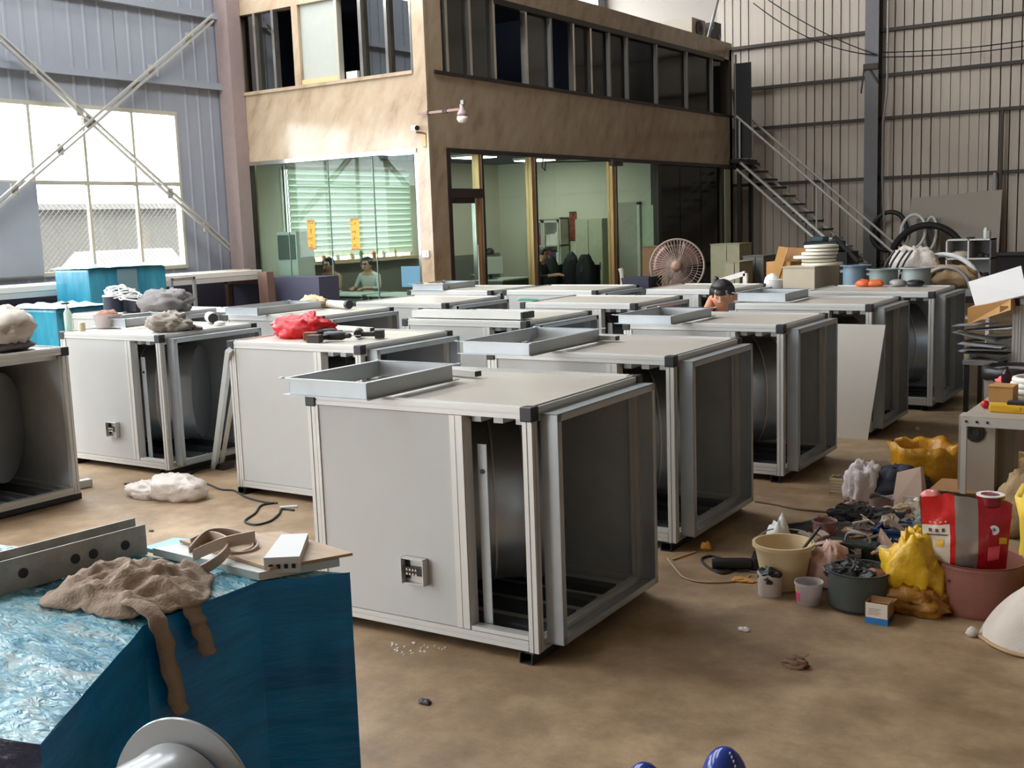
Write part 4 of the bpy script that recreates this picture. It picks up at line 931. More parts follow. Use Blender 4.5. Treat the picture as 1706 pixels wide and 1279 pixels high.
for k in range(26):
    p = az(rr.uniform(650, 745), rr.uniform(1068, 1092), 0); mb.box(p.x, p.y, 0, p.x + rr.uniform(.004, .014), p.y + rr.uniform(.004, .012), 0.004)
o = mb.make('plaster_crumbs', WHITEP, None, kind='stuff'); o['label'] = 'white crumbs scattered on the floor in front of the nearest cabinet'; o['category'] = 'debris'
p = az(1327, 1110, 0); t = thing('bent_scrap', 'bent scrap of metal and dry leaf on the floor at lower right', 'debris', p)
MB().blob(p, 0.06, 0.035, 0.04, 2, 0.5, 0.5, n=14, m=8).make('leaf', mat('dry leaf', (110, 80, 56), 0.7), t); MB().bar(p + Vector((0, 0, 0.02)), p + Vector((0.05, 0.02, 0.06)), 0.012, 0.004).make('metal_tab', CHROME, t)

# ------------------------------------------------------------------ blue wrapped cabinet in the foreground
ZT = 1.08
PL = [Vector((q.x, q.y, 0)) for q in (az(67, 1240, ZT), az(238, 1042, ZT), az(429, 969, ZT), az(583, 953, ZT))]    # right edge of the bundle in plan
t = thing('blue_wrapped_bundle', 'bundle of cabinets wrapped in dark blue stretch film in the left foreground', 'parcel', PL[0])
WB = 1.5; LD = Vector((-0.97, -0.24, 0)).normalized()
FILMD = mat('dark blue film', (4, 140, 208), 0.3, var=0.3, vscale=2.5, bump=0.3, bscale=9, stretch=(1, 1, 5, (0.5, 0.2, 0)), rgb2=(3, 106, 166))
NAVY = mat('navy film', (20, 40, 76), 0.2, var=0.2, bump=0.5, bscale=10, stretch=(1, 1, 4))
def wallfilm(A, B, nm, m, seed):
    n = (B - A).cross(Vector((0, 0, 1))).normalized()
    MB().sheet(20, 20, lambda u, v: A.lerp(B, u) + n * (0.010 * noise.noise((u * 3, v * 8, seed)) * min(1, 6 * u, 6 * (1 - u))) + Vector((0, 0, v * ZT))).make(nm, m, t, smooth=True)
for i in range(3): wallfilm(PL[i], PL[i + 1], ('film_right', 'film_corner', 'film_back')[i], FILMD, i)
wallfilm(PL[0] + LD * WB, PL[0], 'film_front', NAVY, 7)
def rightedge(v):
    k = min(2, int(v * 3)); return PL[k].lerp(PL[k + 1], v * 3 - k)
def film_mat():
    m = mat('crinkled clear film', (150, 205, 222), 0.14); nt = m.node_tree; b = nt.nodes['Principled BSDF']; L = nt.links.new
    tc = nt.nodes.new('ShaderNodeTexCoord'); mp = nt.nodes.new('ShaderNodeMapping'); mp.inputs['Rotation'].default_value = (0, 0, 0.7); mp.inputs['Scale'].default_value = (1, 2.4, 1); L(tc.outputs['Object'], mp.inputs[0])
    n = nt.nodes.new('ShaderNodeTexNoise'); n.inputs['Scale'].default_value = 4.5; n.inputs['Detail'].default_value = 9; n.inputs['Roughness'].default_value = 0.7; n.inputs['Distortion'].default_value = 1.2; L(mp.outputs[0], n.inputs['Vector'])
    r = nt.nodes.new('ShaderNodeValToRGB'); e = r.color_ramp.elements; e[0].position = 0.38; e[0].color = lin((24, 140, 180)); e[1].position = 0.62; e[1].color = lin((186, 208, 212)); k = e.new(0.5); k.color = lin((120, 186, 204)); L(n.outputs['Fac'], r.inputs[0]); L(r.outputs[0], b.inputs['Base Color'])
    v = nt.nodes.new('ShaderNodeTexNoise'); v.inputs['Scale'].default_value = 16; v.inputs['Detail'].default_value = 8; v.inputs['Distortion'].default_value = 2.0; L(mp.outputs[0], v.inputs['Vector'])
    bp = nt.nodes.new('ShaderNodeBump'); bp.inputs['Strength'].default_value = 0.8; bp.inputs['Distance'].default_value = 0.03; L(v.outputs['Fac'], bp.inputs['Height']); L(bp.outputs[0], b.inputs['Normal'])
    return m
def top(u, v):
    p = rightedge(v); p = p + LD * (WB * (1 - u)); x, y = p.x, p.y
    k = 0.014 * noise.noise((x * 5, y * 5, 0)) + 0.014 * (0.5 - abs(noise.noise((x * 9 + y * 5, y * 12, 3)))) + 0.006 * noise.noise((x * 30, y * 24, 1))
    ed = min(1, (1 - u) * 14, v * 14, (1 - v) * 14)
    return (x, y, ZT - 0.003 + max(0, ed) * (0.006 + k))
MB().sheet(80, 66, top).make('film_top', film_mat(), t, smooth=True)
# boards, strip, carton, rag, steel beam on the wrapped cabinet
def onbox(px, py, z=0.0): return az(px, py, ZT + z)
q = [onbox(300, 908, .02), onbox(450, 955, .02), onbox(588, 930, .02), onbox(470, 893, .02)]
tt = thing('board_stack', 'stack of thin plywood and white boards on the blue wrapped cabinet', 'board', q[0])
q0 = [onbox(255, 925, .004), onbox(432, 967, .004), onbox(566, 943, .004), onbox(420, 897, .004)]
MB().hexa(q0 + [p + Vector((0, 0, 0.022)) for p in q0]).make('white_board', mat('white foam board', (206, 208, 204), 0.5), tt)
q1 = [p + Vector((0, 0, 0.008)) for p in q]
MB().hexa(q1 + [p + Vector((0, 0, 0.008)) for p in q1]).make('plywood_sheet', mat('plywood', (196, 164, 128), 0.6, var=0.2, vscale=5, stretch=(1, 6, 1)), tt)
q2 = [onbox(240, 918, .004), onbox(330, 940, .004), onbox(345, 905, .004), onbox(290, 902, .004)]
MB().hexa(q2 + [p + Vector((0, 0, 0.012)) for p in q2]).make('blue_sheet', mat('cyan sheet', (60, 170, 200), 0.4), tt)
c = onbox(395, 912, .05); tt = thing('rubber_strip', 'flat beige rubber strip coiled loosely on the plywood', 'strip', c)
STRIP = mat('beige rubber strip', (172, 152, 136), 0.6)
def ribbon(pts, w, th, nm, m, par, up=(0, 0, 1), sm=True):
    pts = spline(pts, 8); mb = MB(); vs = []; fs = []
    for i, p in enumerate(pts):
        d = (pts[min(i + 1, len(pts) - 1)] - pts[max(i - 1, 0)]).normalized(); s = d.cross(Vector(up)); s = s.normalized() * th / 2 if s.length > 1e-4 else Vector((th / 2, 0, 0)); u = Vector(up).normalized() * w / 2
        vs += [p - s - u, p + s - u, p + s + u, p - s + u]
    for i in range(len(pts) - 1):
        for k in range(4): fs.append((i * 4 + k, i * 4 + (k + 1) % 4, i * 4 + 4 + (k + 1) % 4, i * 4 + 4 + k))
    fs += [(3, 2, 1, 0), tuple(len(vs) - 4 + k for k in range(4))]
    return mb.add(vs, fs).make(nm, m, par, smooth=40)
ribbon([onbox(312, 960, .02), onbox(345, 945, .03), onbox(372, 925, .05), onbox(380, 905, .06), onbox(350, 893, .05), onbox(318, 905, .04)], 0.03, 0.006, 'strip_end', STRIP, tt)
ribbon([onbox(316, 918, .03), onbox(345, 890, .055), onbox(385, 888, .055), onbox(428, 905, .04), onbox(420, 922, .03), onbox(385, 926, .03), onbox(355, 915, .035)], 0.026, 0.006, 'outer_loop', STRIP, tt)
ribbon([onbox(322, 925, .035), onbox(370, 905, .07), onbox(425, 893, .085)], 0.032, 0.007, 'upper_end', STRIP, tt)
ribbon([onbox(360, 920, .03), onbox(400, 896, .05), onbox(422, 912, .03), onbox(400, 924, .03), onbox(375, 918, .03)], 0.022, 0.005, 'inner_loop', STRIP, tt)
a, b = onbox(470, 943, .035), onbox(492, 903, .035); d = (b - a).normalized(); s = d.cross(Vector((0, 0, 1))) * 0.048
tt = thing('white_carton', 'long white carton with dark printed end on the plywood', 'box', a - Vector((0, 0, .035)))
z1 = Vector((0, 0, 0.042)); z0 = Vector((0, 0, -0.018))
MB().hexa([a - s + z0, a + s + z0, b + s * .8 + z0, b - s * .8 + z0, a - s + z1 * .6, a + s + z1 * .6, b + s * .8 + z1 * .6, b - s * .8 + z1 * .6]).make('carton', mat('white carton', (212, 212, 212), 0.5), tt)
mb = MB(); nn = -d * 0.001
for k in range(4):
    o = a - s * (0.62 - k * 0.42) + nn; mb.bar(o + Vector((0, 0, -0.006)), o + Vector((0, 0, 0.006)), 0.010, 0.002, d); mb.bar(o - s * .12 + Vector((0, 0, 0.002)), o + s * .12 + Vector((0, 0, 0.002)), 0.003, 0.002)
mb.make('print_strokes', BLACK, tt, kind='stuff')
MB().blob(b - Vector((0, 0, .01)), 0.04, 0.03, 0.03, 3, 0.3, 0.4, n=14, m=8).make('crumpled_tissue', WHITEP, tt, smooth=True)
# rag with two strips
c = onbox(228, 995); tt = thing('cloth_rag', 'crumpled beige cotton cloth with two strips hanging over the blue film', 'cloth', c)
def ragf(u, v):
    a = 2 * PI * u; rad = v; R = 0.205 + 0.04 * noise.noise((math.cos(a) * 1.3, math.sin(a) * 1.3, 4)) + 0.015 * math.sin(5 * a)
    x = R * 1.05 * rad * math.cos(a); y = R * 0.95 * rad * math.sin(a)
    q = Vector((x * 9, y * 9, 2.0)); z = 0.045 * (1 - rad ** 2.2) + (0.05 * (0.45 - abs(noise.noise(q))) + 0.035 * (0.4 - abs(noise.noise(q * 2.1 + Vector((3, 1, 0)))))) * (1 - 0.3 * rad) * min(1, 3 * (1.05 - rad)) + 0.012 * noise.noise(q * 4)
    return (c.x - 0.02 + x, c.y + 0.0 + y, max(ZT + 0.012 + z, ZT + 0.004))
MB().sheet(72, 26, ragf).make('cloth', CLOTH, tt, smooth=True, solid=0.004)
def hang(px0, py0, px1, py1, w, nm, A, B):
    """strip from the cloth over the film edge A-B and straight down the film"""
    n = (B - A).cross(Vector((0, 0, 1))).normalized(); al = (B - A).normalized()
    def onside(px, py):
        r = ray(px, py); k = (A - CAM).dot(n) / r.dot(n); return CAM + r * (k * 0.992)
    P0, P1 = onside(px0, py0), onside(px1, py1); E = Vector((P0.x, P0.y, ZT + 0.012))
    pts = [E - n * 0.10 + Vector((0, 0, 0.03)), E - n * 0.03 + Vector((0, 0, 0.02)), E + n * 0.012 - Vector((0, 0, 0.02)), E.lerp(P1, 0.4) + n * 0.008, E.lerp(P1, 0.75) + n * 0.01, P1 + n * 0.01]
    pts = spline(pts, 6); mb = MB(); vs = []
    for i, p in enumerate(pts):
        ww = w * (0.95 + 0.10 * math.sin(i * 1.3)) * (0.8 if i == len(pts) - 1 else 1); wob = n * 0.004 * math.sin(i * 0.9)
        up = Vector((0, 0, 0.006)) if i < 8 else n * 0.006
        vs += [p - al * ww / 2 + wob, p + up + wob, p + al * ww / 2 + wob]
    fs = []
    for i in range(len(pts) - 1): fs += [(i * 3, i * 3 + 1, i * 3 + 4, i * 3 + 3), (i * 3 + 1, i * 3 + 2, i * 3 + 5, i * 3 + 4)]
    mb.add(vs, fs).make(nm, CLOTH, tt, smooth=True, solid=0.005)
hang(262, 1050, 296, 1186, 0.05, 'hanging_strip', PL[1], PL[2])
hang(318, 1020, 343, 1088, 0.05, 'hanging_strip', PL[1], PL[2])
# steel angle beam along the far left edge of the wrapped cabinet
a, b = onbox(-40, 975, .05), onbox(243, 898, .05)
tt = thing('steel_beam', 'grey slotted steel beam lying across the back of the blue wrapped cabinet', 'beam', a - Vector((0, 0, .05)))
BEAM = mat('weathered steel', (176, 172, 164), 0.5, 0.05, var=0.35, vscale=12)
d = (b - a).normalized(); sd = d.cross(Vector((0, 0, 1))).normalized()
MB().bar(a, b, 0.006, 0.09).make('front_flange', BEAM, tt); MB().bar(a - sd * 0.05 + Vector((0, 0, 0.012)), b - sd * 0.05 + Vector((0, 0, 0.012)), 0.006, 0.09).make('rear_flange', BEAM, tt)
MB().bar(a - sd * 0.025 - Vector((0, 0, 0.04)), b - sd * 0.025 - Vector((0, 0, 0.04)), 0.05, 0.006).make('web', BEAM, tt)
for f in (0.25, 0.55, 0.66, 0.86): MB().lathe([(0.014, 0), (0.014, 0.002)], a.lerp(b, f) + sd * 0.0032, 12, sd).make('slot_hole', BLACK, tt)
# white curved hose behind the beam
tag(MB().tube(spline([az(115, 915, .01), az(140, 895, .03), az(165, 892, .03), az(175, 900, .01)]), 0.012, 8).make('white_hose', WHITEP, None, smooth=True), 'short white hose arching on the floor behind the steel beam', 'hose')

# flanged blower inlet in the foreground, on its own stand
c = CAM + ray(310, 1343) * 1.95
adir = (CR * -0.40 - CU * 0.05 - CF * 0.91).normalized()
t = thing('flanged_duct', 'glossy grey round duct with wide flange in front of the blue film', 'duct', (c.x, c.y, 0))
DUCTG = mat('glossy grey paint', (166, 169, 171), 0.22, 0.0)
MB().lathe([(0.105, 0), (0.156, 0), (0.158, 0.004), (0.156, 0.008), (0.112, 0.008)], c, 64, adir, False, False).make('flange', DUCTG, t, smooth=30)
MB().lathe([(0.105, 0.0), (0.118, 0.015), (0.114, 0.05), (0.112, 0.62), (0.108, 0.62), (0.108, 0.02)], c + adir * 0.004, 64, adir, False, False).make('barrel', DUCTG, t, smooth=30)
e = c + adir * 0.35
MB().box(e.x - 0.03, e.y - 0.03, 0, e.x + 0.03, e.y + 0.03, e.z - 0.09).make('stand_post', DARKM, t)
MB().box(e.x - 0.2, e.y - 0.2, 0, e.x + 0.2, e.y + 0.2, 0.02).make('stand_base', DARKM, t)
# two blue domed canisters at the bottom edge
BLUEG = mat('glossy blue', (40, 62, 150), 0.18, var=0.35, vscale=5)
for px, py, h, lab in ((1204, 1237, 0.42, 'glossy blue domed canister with a white stitched seam, the larger one at the bottom edge'), (1071, 1263, 0.40, 'glossy blue domed canister at the bottom edge, the lower left of two')):
    p = az(px, py, h); r = 0.075; p = p - Vector((CF.x, CF.y, 0)).normalized() * 0.03
    t = thing('blue_canister', lab, 'canister', (p.x, p.y, 0), 0, 'blue canisters at the bottom edge')
    MB().lathe([(r, 0), (r, h - 0.13)] + [(r * math.cos(a), h - 0.13 + 0.13 * math.sin(a)) for a in (0.2, 0.45, 0.7, 0.95, 1.2, 1.4, 1.52)], (p.x, p.y, 0), 28).make('body', BLUEG, t, smooth=True)
    for k in range(9):
        a = 0.1 + k * 0.14; an = math.radians(-32); q = Vector((p.x + (r * math.cos(a) + .001) * math.cos(an), p.y + (r * math.cos(a) + .001) * math.sin(an), h - 0.13 + 0.13 * math.sin(a)))
        MB().box(q.x - 0.002, q.y - 0.002, q.z - 0.004, q.x + 0.002, q.y + 0.002, q.z + 0.004).make('stitch', WHITEP, t)

# ------------------------------------------------------------------ bench behind the right row: carton, drums, blower shells
t = thing('workbench', 'low grey workbench mostly hidden behind the right-hand cabinets', 'bench', (-3.6, 13.3, 0))
MB().box(-5.3, 12.9, 1.05, -1.9, 13.9, 1.1).make('worktop', STEELW, t)
for x in (-5.2, -2.0):
    for y in (12.96, 13.8): MB().box(x - 0.04, y - 0.04, 0, x + 0.04, y + 0.04, 1.05).make('leg', DARKM, t)
ZW = 1.1
a, b = ay(1305, 460, 12.95), ay(1358, 460, 12.95)
t = thing('beige_carton', 'plain beige carton behind the farthest right-hand cabinet', 'box', ((a.x + b.x) / 2, 13.2, ZW))
zt = ay(1330, 444, 12.95).z
MB().box(a.x, 12.93, ZW, b.x, 13.85, zt - 0.012).make('body', PAPERB, t); MB().box(a.x - 0.006, 12.92, zt - 0.012, b.x + 0.006, 13.86, zt).make('lid_flaps', PAPERB, t)
xc = (a.x + b.x) / 2 + 0.1
for i in range(6):
    r = [0.24, 0.2, 0.25, 0.21, 0.19, 0.2][i]; x = xc + [0.06, 0.02, -0.03, 0.03, 0.06, 0.05][i]; z = zt + 0.001 + i * 0.042
    mb = MB().lathe([(r, 0), (r + .004, 0.012), (r, 0.03), (r * 0.6, 0.034)], (x, 13.3, z), 28)
    solo('white_disc', mb, mat('cream disc', (232, 226, 208), 0.5) if i == 0 else bpy.data.materials['cream disc'], ['lowest', 'second lowest', 'third lowest', 'third highest', 'second highest', 'topmost'][i] + ' white disc of the stack on the beige carton', 'disc', 'white discs stacked on the carton', smooth=30)
p = ay(1310, 457, 13.4); t = thing('open_carton', 'open brown carton with raised flap left of the beige carton', 'box', (p.x, 13.4, ZW))
MB().box(p.x - 0.2, 13.25, ZW, p.x + 0.1, 13.65, ZW + 0.33).make('body', CARD, t)
MB().hexa([(p.x - 0.16, 13.24, ZW + .1), (p.x - 0.05, 13.24, ZW + .1), (p.x - 0.05, 13.26, ZW + .1), (p.x - 0.16, 13.26, ZW + .1), (p.x - 0.02, 13.2, ZW + .52), (p.x + 0.1, 13.2, ZW + .5), (p.x + 0.1, 13.22, ZW + .5), (p.x - 0.02, 13.22, ZW + .52)]).make('front_flap', CARD, t)
MB().hexa([(p.x - 0.02, 13.3, ZW + .33), (p.x + 0.25, 13.3, ZW + .33), (p.x + 0.25, 13.32, ZW + .33), (p.x - 0.02, 13.32, ZW + .33), (p.x + 0.02, 13.4, ZW + .5), (p.x + 0.3, 13.4, ZW + .48), (p.x + 0.3, 13.42, ZW + .48), (p.x + .02, 13.42, ZW + .5)]).make('rear_flap', CARDD, t)
p = ay(1290, 470, 13.0); t = thing('white_tub', 'small white plastic tub heap left of the beige carton', 'tub', (p.x, 13.0, ZW))
MB().lathe([(0.08, 0), (0.1, 0.12), (0.105, 0.13), (0.09, 0.13)], (p.x + 0.03, 13.0, ZW), 18).make('lower_tub', WHITEP, t, smooth=30); MB().blob((p.x - 0.04, 13.05, ZW + .0), 0.1, 0.1, 0.2, 6, .2, .2, n=16, m=10).make('wrapped_bundle', WHITEP, t, smooth=True)
def drum(px0, px1, pyb, pyt, y, label, c, rim=True):
    a, b = ay(px0, pyb, y), ay(px1, pyb, y); r = (b - a).length / 2; x = (a.x + b.x) / 2; h = ay((px0 + px1) / 2, pyt, y).z - ZW
    t = thing('round_housing', label, 'housing', (x, y, ZW), 0, 'round grey housings behind the right row')
    MB().lathe([(r, 0), (r, h), (r - 0.008, h), (r - 0.008, 0.01)], (x, y, ZW), 32, cap1=True).make('shell', c, t, smooth=30)
    MB().disc_ring(r - 0.004, r + 0.035, 0.01, (x, y, ZW + h - 0.012), n=32).make('top_flange', c, t, smooth=30)
    MB().box(x - r - 0.03, y - 0.03, ZW + h * 0.7, x - r + 0.005, y + 0.03, ZW + h * 0.8).make('lug', c, t)
    MB().disc_ring(r - 0.002, r + 0.012, 0.02, (x, y, ZW), n=32).make('base_ring', c, t, smooth=30)
drum(1405, 1446, 475, 441, 13.1, 'bluish round housing, left of the three behind the right row', mat('blue grey enamel', (112, 132, 146), 0.4))
drum(1449, 1495, 477, 447, 13.0, 'grey green round housing, middle of the three behind the right row', mat('grey green enamel', (128, 140, 136), 0.4))
drum(1504, 1550, 477, 445, 13.0, 'pale grey round housing, right of the three behind the right row', mat('pale grey enamel', (150, 158, 156), 0.4))
for i, (px, m, lab) in enumerate(((1457, ORANGE, 'small orange motor part at the foot of the middle housing'), (1476, ORANGE, 'orange clamp just right of the small orange motor part'), (1513, STEELW, 'pale lump of cable at the foot of the pale grey housing'), (1540, BLACK, 'black cable heap under the pale grey housing'))):
    p = az(px, 480, 1.14) ; solo('small_part', MB().blob((p.x, 12.35 if i > 5 else p.y, H), 0.09, 0.06, 0.07, i + 2, .4, .3, n=14, m=8) if p.y < 12.4 else MB().blob((p.x, 12.4, H + .0), 0.09, 0.06, 0.07, i + 2, .4, .3, n=14, m=8), m, lab, 'part', smooth=True)
# white mesh-like bag and hoops behind the housings
p = ay(1520, 430, 13.6); t = thing('white_bag', 'white plastic bag with dark straps behind the round housings', 'bag', (p.x, 13.55, ZW))
MB().blob((p.x + 0.02, 13.62, ZW), 0.3, 0.16, 0.44, 17, .25, .3).make('bag', BAGW, t, smooth=True)
for dx in (-0.24, -0.18, -0.1, -0.04): MB().tube(spline([(p.x + dx - .04, 13.36, ZW + .1), (p.x + dx, 13.36, ZW + .28), (p.x + dx + 0.09, 13.4, ZW + .44)]), 0.013, 6).make('strap', BLACK, t)
def arc(cx, y, cz, r, a0, a1, w, m, name, label, n=22, nx=None):
    pts = [(cx + r * math.cos(a0 + (a1 - a0) * i / n), y, cz + r * math.sin(a0 + (a1 - a0) * i / n)) for i in range(n + 1)]
    return tag(MB().tube(pts, w, 8).make(name, m, None, smooth=True), label, 'ring')
p = ay(1572, 452, 13.85); arc(p.x + .02, 13.75, ZW - 0.05, 0.42, 0.0, PI, 0.03, WHITEP, 'white_hoop', 'white hoop standing on edge left of the shelf unit')
p = ay(1570, 470, 13.3); arc(p.x + .03, 13.35, ZW - 0.02, 0.26, 0.0, PI, 0.022, STEELW, 'steel_hoop', 'steel hoop beside the pale grey housing')
solo('brown_bundle', MB().blob((p.x + .05, 13.45, ZW), 0.28, 0.12, 0.26, 23, .2, .3), BURLAP, 'brown bundle inside the steel hoop beside the pale grey housing', 'bundle', smooth=True)

# ------------------------------------------------------------------ along the back wall
YW = 25.6
def rect_at(px0, px1, pyt, pyb, y):
    a = ay(px0, pyt, y); b = ay(px1, pyb, y); return a.x, b.x, min(a.z, b.z), max(a.z, b.z)
x0, x1, z0, z1 = rect_at(1514, 1664, 330, 420, YW)
solo('grey_board', MB().hexa([(x0, YW - .1, 0.6), (x1, YW - .1, 0.6), (x1, YW - .08, 0.6), (x0, YW - .08, 0.6), (x0, YW + .2, z1), (x1, YW + .2, z1 + .1), (x1, YW + .22, z1 + .1), (x0, YW + .22, z1)]), mat('grey sheet board', (168, 156, 142), 0.5), 'large grey board leaning on the back wall above the shelf unit', 'board')
t = thing('dark_counter', 'long dark counter along the foot of the back wall', 'counter', (-5.5, 25.3, 0))
MB().box(-6.1, 25.15, 0.0, XR - 0.2, 25.4, 1.0).make('front', mat('dark counter', (38, 30, 30), 0.7), t); MB().box(-6.1, 25.05, 1.0, XR - 0.2, 25.42, 1.06).make('top', DARKM, t)
def ring(px, py, y, r, w, m, name, label, rx=1.0):
    c = ay(px, py, y)
    pts = [(c.x + r * rx * math.cos(2 * PI * i / 40), c.y + 0.1 * math.sin(2 * PI * i / 40), c.z + r * math.sin(2 * PI * i / 40)) for i in range(40)]
    return tag(MB().tube(pts, w, 8, closed=True).make(name, m, None, smooth=True), label, 'ring')
ring(1481, 385, 25.55, 0.42, 0.05, DARKM, 'dark_ring', 'dark round ring leaning at the foot of the column', 0.9)
ring(1521, 386, 24.8, 0.36, 0.035, WHITEP, 'white_ring', 'white round ring right of the dark ring by the column', 0.7)
ring(1550, 388, 25.0, 0.34, 0.03, WHITEP, 'white_ring', 'narrow white ring standing before the grey board', 0.35)
p = ay(1545, 415, 24.6); arc(p.x, 24.6, p.z - 0.25, 0.75, 0.1, PI - 0.1, 0.07, RUBBER, 'black_hoop', 'large black rubber hoop behind the white bag')
x0, x1, z0, z1 = rect_at(1529, 1568, 364, 408, 25.2)
solo('grey_plate', MB().box(x0, 25.1, 1.06, x1, 25.13, z1), mat('grey plate', (120, 114, 106), 0.5), 'square grey plate standing behind the narrow white ring', 'plate')
# shelf unit
YS = 17.5
a = ay(1576, 399, YS); b = ay(1650, 458, YS); zt_, zb_ = a.z, b.z - 0.03
t = thing('shelf_unit', 'white open shelf unit with three compartments before the back wall', 'shelf', ((a.x + b.x) / 2, YS, 0))
x0, x1 = a.x, b.x; SH = mat('shelf paint', (204, 202, 198), 0.5); zm = (zt_ + zb_) / 2
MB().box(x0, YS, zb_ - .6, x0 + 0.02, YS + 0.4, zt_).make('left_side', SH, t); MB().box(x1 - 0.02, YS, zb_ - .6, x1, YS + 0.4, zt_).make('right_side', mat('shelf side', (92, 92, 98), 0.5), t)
for z in (zt_, zm, zb_): MB().box(x0, YS, z - 0.02, x1, YS + 0.4, z).make('shelf_board', SH, t)
MB().box(x0, YS + 0.385, zb_, x1, YS + 0.4, zt_).make('back', mat('shelf back', (150, 152, 152), 0.6), t); MB().box((x0 + x1) / 2 - 0.01, YS, zm, (x0 + x1) / 2 + 0.01, YS + 0.4, zt_).make('divider', SH, t)
for x in (x0 + .03, x1 - .03): MB().box(x - 0.025, YS + 0.02, 0, x + 0.025, YS + 0.38, zb_ - .6).make('leg', SH, t)
MB().box(x0, YS, zb_ - .62, x1, YS + 0.4, zb_ - .6).make('bottom_board', SH, t)
for (f, z, r, h, m, lab) in ((0.27, zm, 0.12, 0.1, PAPERB, 'wide beige bowl in the upper left compartment of the shelf unit'), (0.74, zm, 0.06, 0.07, BLACK, 'dark tin in the upper right compartment of the shelf unit'), (0.88, zm, 0.05, 0.05, DARKM, 'small dark roll at the right of the upper right compartment'), (0.45, zb_, 0.05, 0.06, BLACK, 'black part on the lower shelf at the left'), (0.68, zb_, 0.055, 0.07, DARKM, 'dark part in the middle of the lower shelf'), (0.85, zb_, 0.05, 0.06, BLACK, 'black part on the lower shelf at the right'), (0.83, zt_, 0.035, 0.16, mat('pale bottle', (196, 204, 190), 0.3), 'pale bottle standing on top of the shelf unit'), (0.9, zt_, 0.03, 0.12, STEELW, 'grey bottle next to the pale bottle on the shelf unit'), (0.5, zt_, 0.06, 0.03, BLACK, 'flat black dish on top of the shelf unit')):
    x = x0 + (x1 - x0) * f; solo('shelf_item', MB().lathe([(r * .8, 0), (r, h * .3), (r, h * .8), (r * .5, h)], (x, YS + 0.16, z + .001), 14), m, lab, 'item', smooth=30)
# dim stacks by the stairs
YD = 15.6
def dimbox(px0, px1, pyt, y, c, label, name='carton', dep=0.5):
    a = ay(px0, 440, y); b = ay(px1, 440, y); z = ay((px0 + px1) / 2, pyt, y).z
    t = thing(name, label, 'box', ((a.x + b.x) / 2, y, 0)); m = mat('dim carton', c, 0.8, var=0.15)
    MB().box(a.x, y, 0, b.x, y + dep, z - 0.01).make('body', m, t); MB().box(a.x - .01, y - .01, z - 0.01, b.x + .01, y + dep + .01, z).make('flaps', m, t)
    MB().box((a.x + b.x) / 2 - .03, y - .012, 0.1, (a.x + b.x) / 2 + .03, y - .001, z - .02).make('tape', m, t)
dimbox(1184, 1232, 406, 16.6, (150, 148, 120), 'tall pale carton in the dim corner right of the guard fan')
dimbox(1208, 1232, 436, 15.2, (156, 150, 124), 'short pale carton in front of the tall one by the guard fan')
dimbox(1238, 1272, 426, 15.8, (104, 102, 98), 'grey carton left of the open brown carton')
dimbox(1070, 1112, 410, 16.0, (118, 90, 62), 'brown open carton behind the round guard fan')
a = ay(1190, 470, 13.2); t = thing('cream_bracket', 'tilted cream frame lying beyond the cabinet behind the woman', 'frame', (-5.9, 13.2, 0.9))
A, B, C_ = ay(1192, 470, 13.2), ay(1242, 455, 13.2), ay(1242, 472, 13.2)
MB().bar(A, B, 0.05, 0.06).make('long_bar', WHITEB, t); MB().bar(B, C_, 0.05, 0.05).make('short_bar', WHITEB, t); MB().bar(A + Vector((0, .1, -.05)), C_ + Vector((0, .1, -.1)), 0.04).make('rear_bar', WHITEB, t)
MB().box(A.x, 13.15, 0, B.x, 13.6, A.z - 0.1).make('pallet_under', DARKM, t)
t = thing('blue_machine', 'dark machine with a pale blue top at the foot of the stairs', 'machine', (-8.0, 23.4, 0))
x0, x1, z0, z1 = rect_at(1338, 1395, 395, 420, 23.2)
MB().box(x0 - .2, 23.2, 0, x1 + .2, 24.0, z0).make('base', DARKM, t); MB().box(x0, 23.2, z0, x1, 23.8, z1 - .1).make('body', mat('dark teal machine', (44, 58, 66), 0.5), t, bevel=.04); MB().box(x0 + .15, 23.19, z1 - .1, x1 - .3, 23.6, z1).make('top', mat('pale blue top', (96, 130, 140), 0.5), t, bevel=.03)
MB().bar((x1 - .1, 23.3, z1), (x1 + .4, 23.3, z0 - .2), 0.07).make('arm', DARKM, t)

# round guard fan
FY = 13.3; c = ay(1128, 443, FY); t = thing('guard_fan', 'large round industrial fan with wire guard behind the cabinets', 'fan', (c.x, c.y + .25, 0)); R = 0.345
fd = Vector((0.35, -0.93, 0.05)).normalized(); sx = fd.cross(Vector((0, 0, 1))).normalized(); sz = sx.cross(fd)
FANG = mat('fan guard wire', (158, 140, 128), 0.4, 0.3)
def circ(r, off, n=40): return [c + sx * (r * math.cos(2 * PI * i / n)) + sz * (r * math.sin(2 * PI * i / n)) + fd * off for i in range(n)]
MB().tube(circ(R, 0), 0.012, 6, closed=True).make('guard_rim', FANG, t); MB().tube(circ(R, -0.14), 0.01, 6, closed=True).make('rear_rim', FANG, t)
mb = MB()
for k in range(48):
    a = 2 * PI * k / 48; u = sx * math.cos(a) + sz * math.sin(a); v = sx * math.cos(a + .25) + sz * math.sin(a + .25)
    mb.bar(c + v * 0.07 + fd * 0.06, c + u * R, 0.005); mb.bar(c + u * R - fd * 0.14, c + v * .07 - fd * .2, 0.005)
for r in (0.13, 0.2, 0.27): mb.tube(circ(r, 0.06 * (1 - r / R), 32), 0.003, 4, closed=True)
mb.make('guard_wires', FANG, t, kind='stuff')
MB().lathe([(0.06, 0), (0.07, 0.02), (0.03, 0.035)], c + fd * 0.055, 20, fd).make('badge', mat('fan badge', (150, 116, 96), 0.4), t, smooth=True)
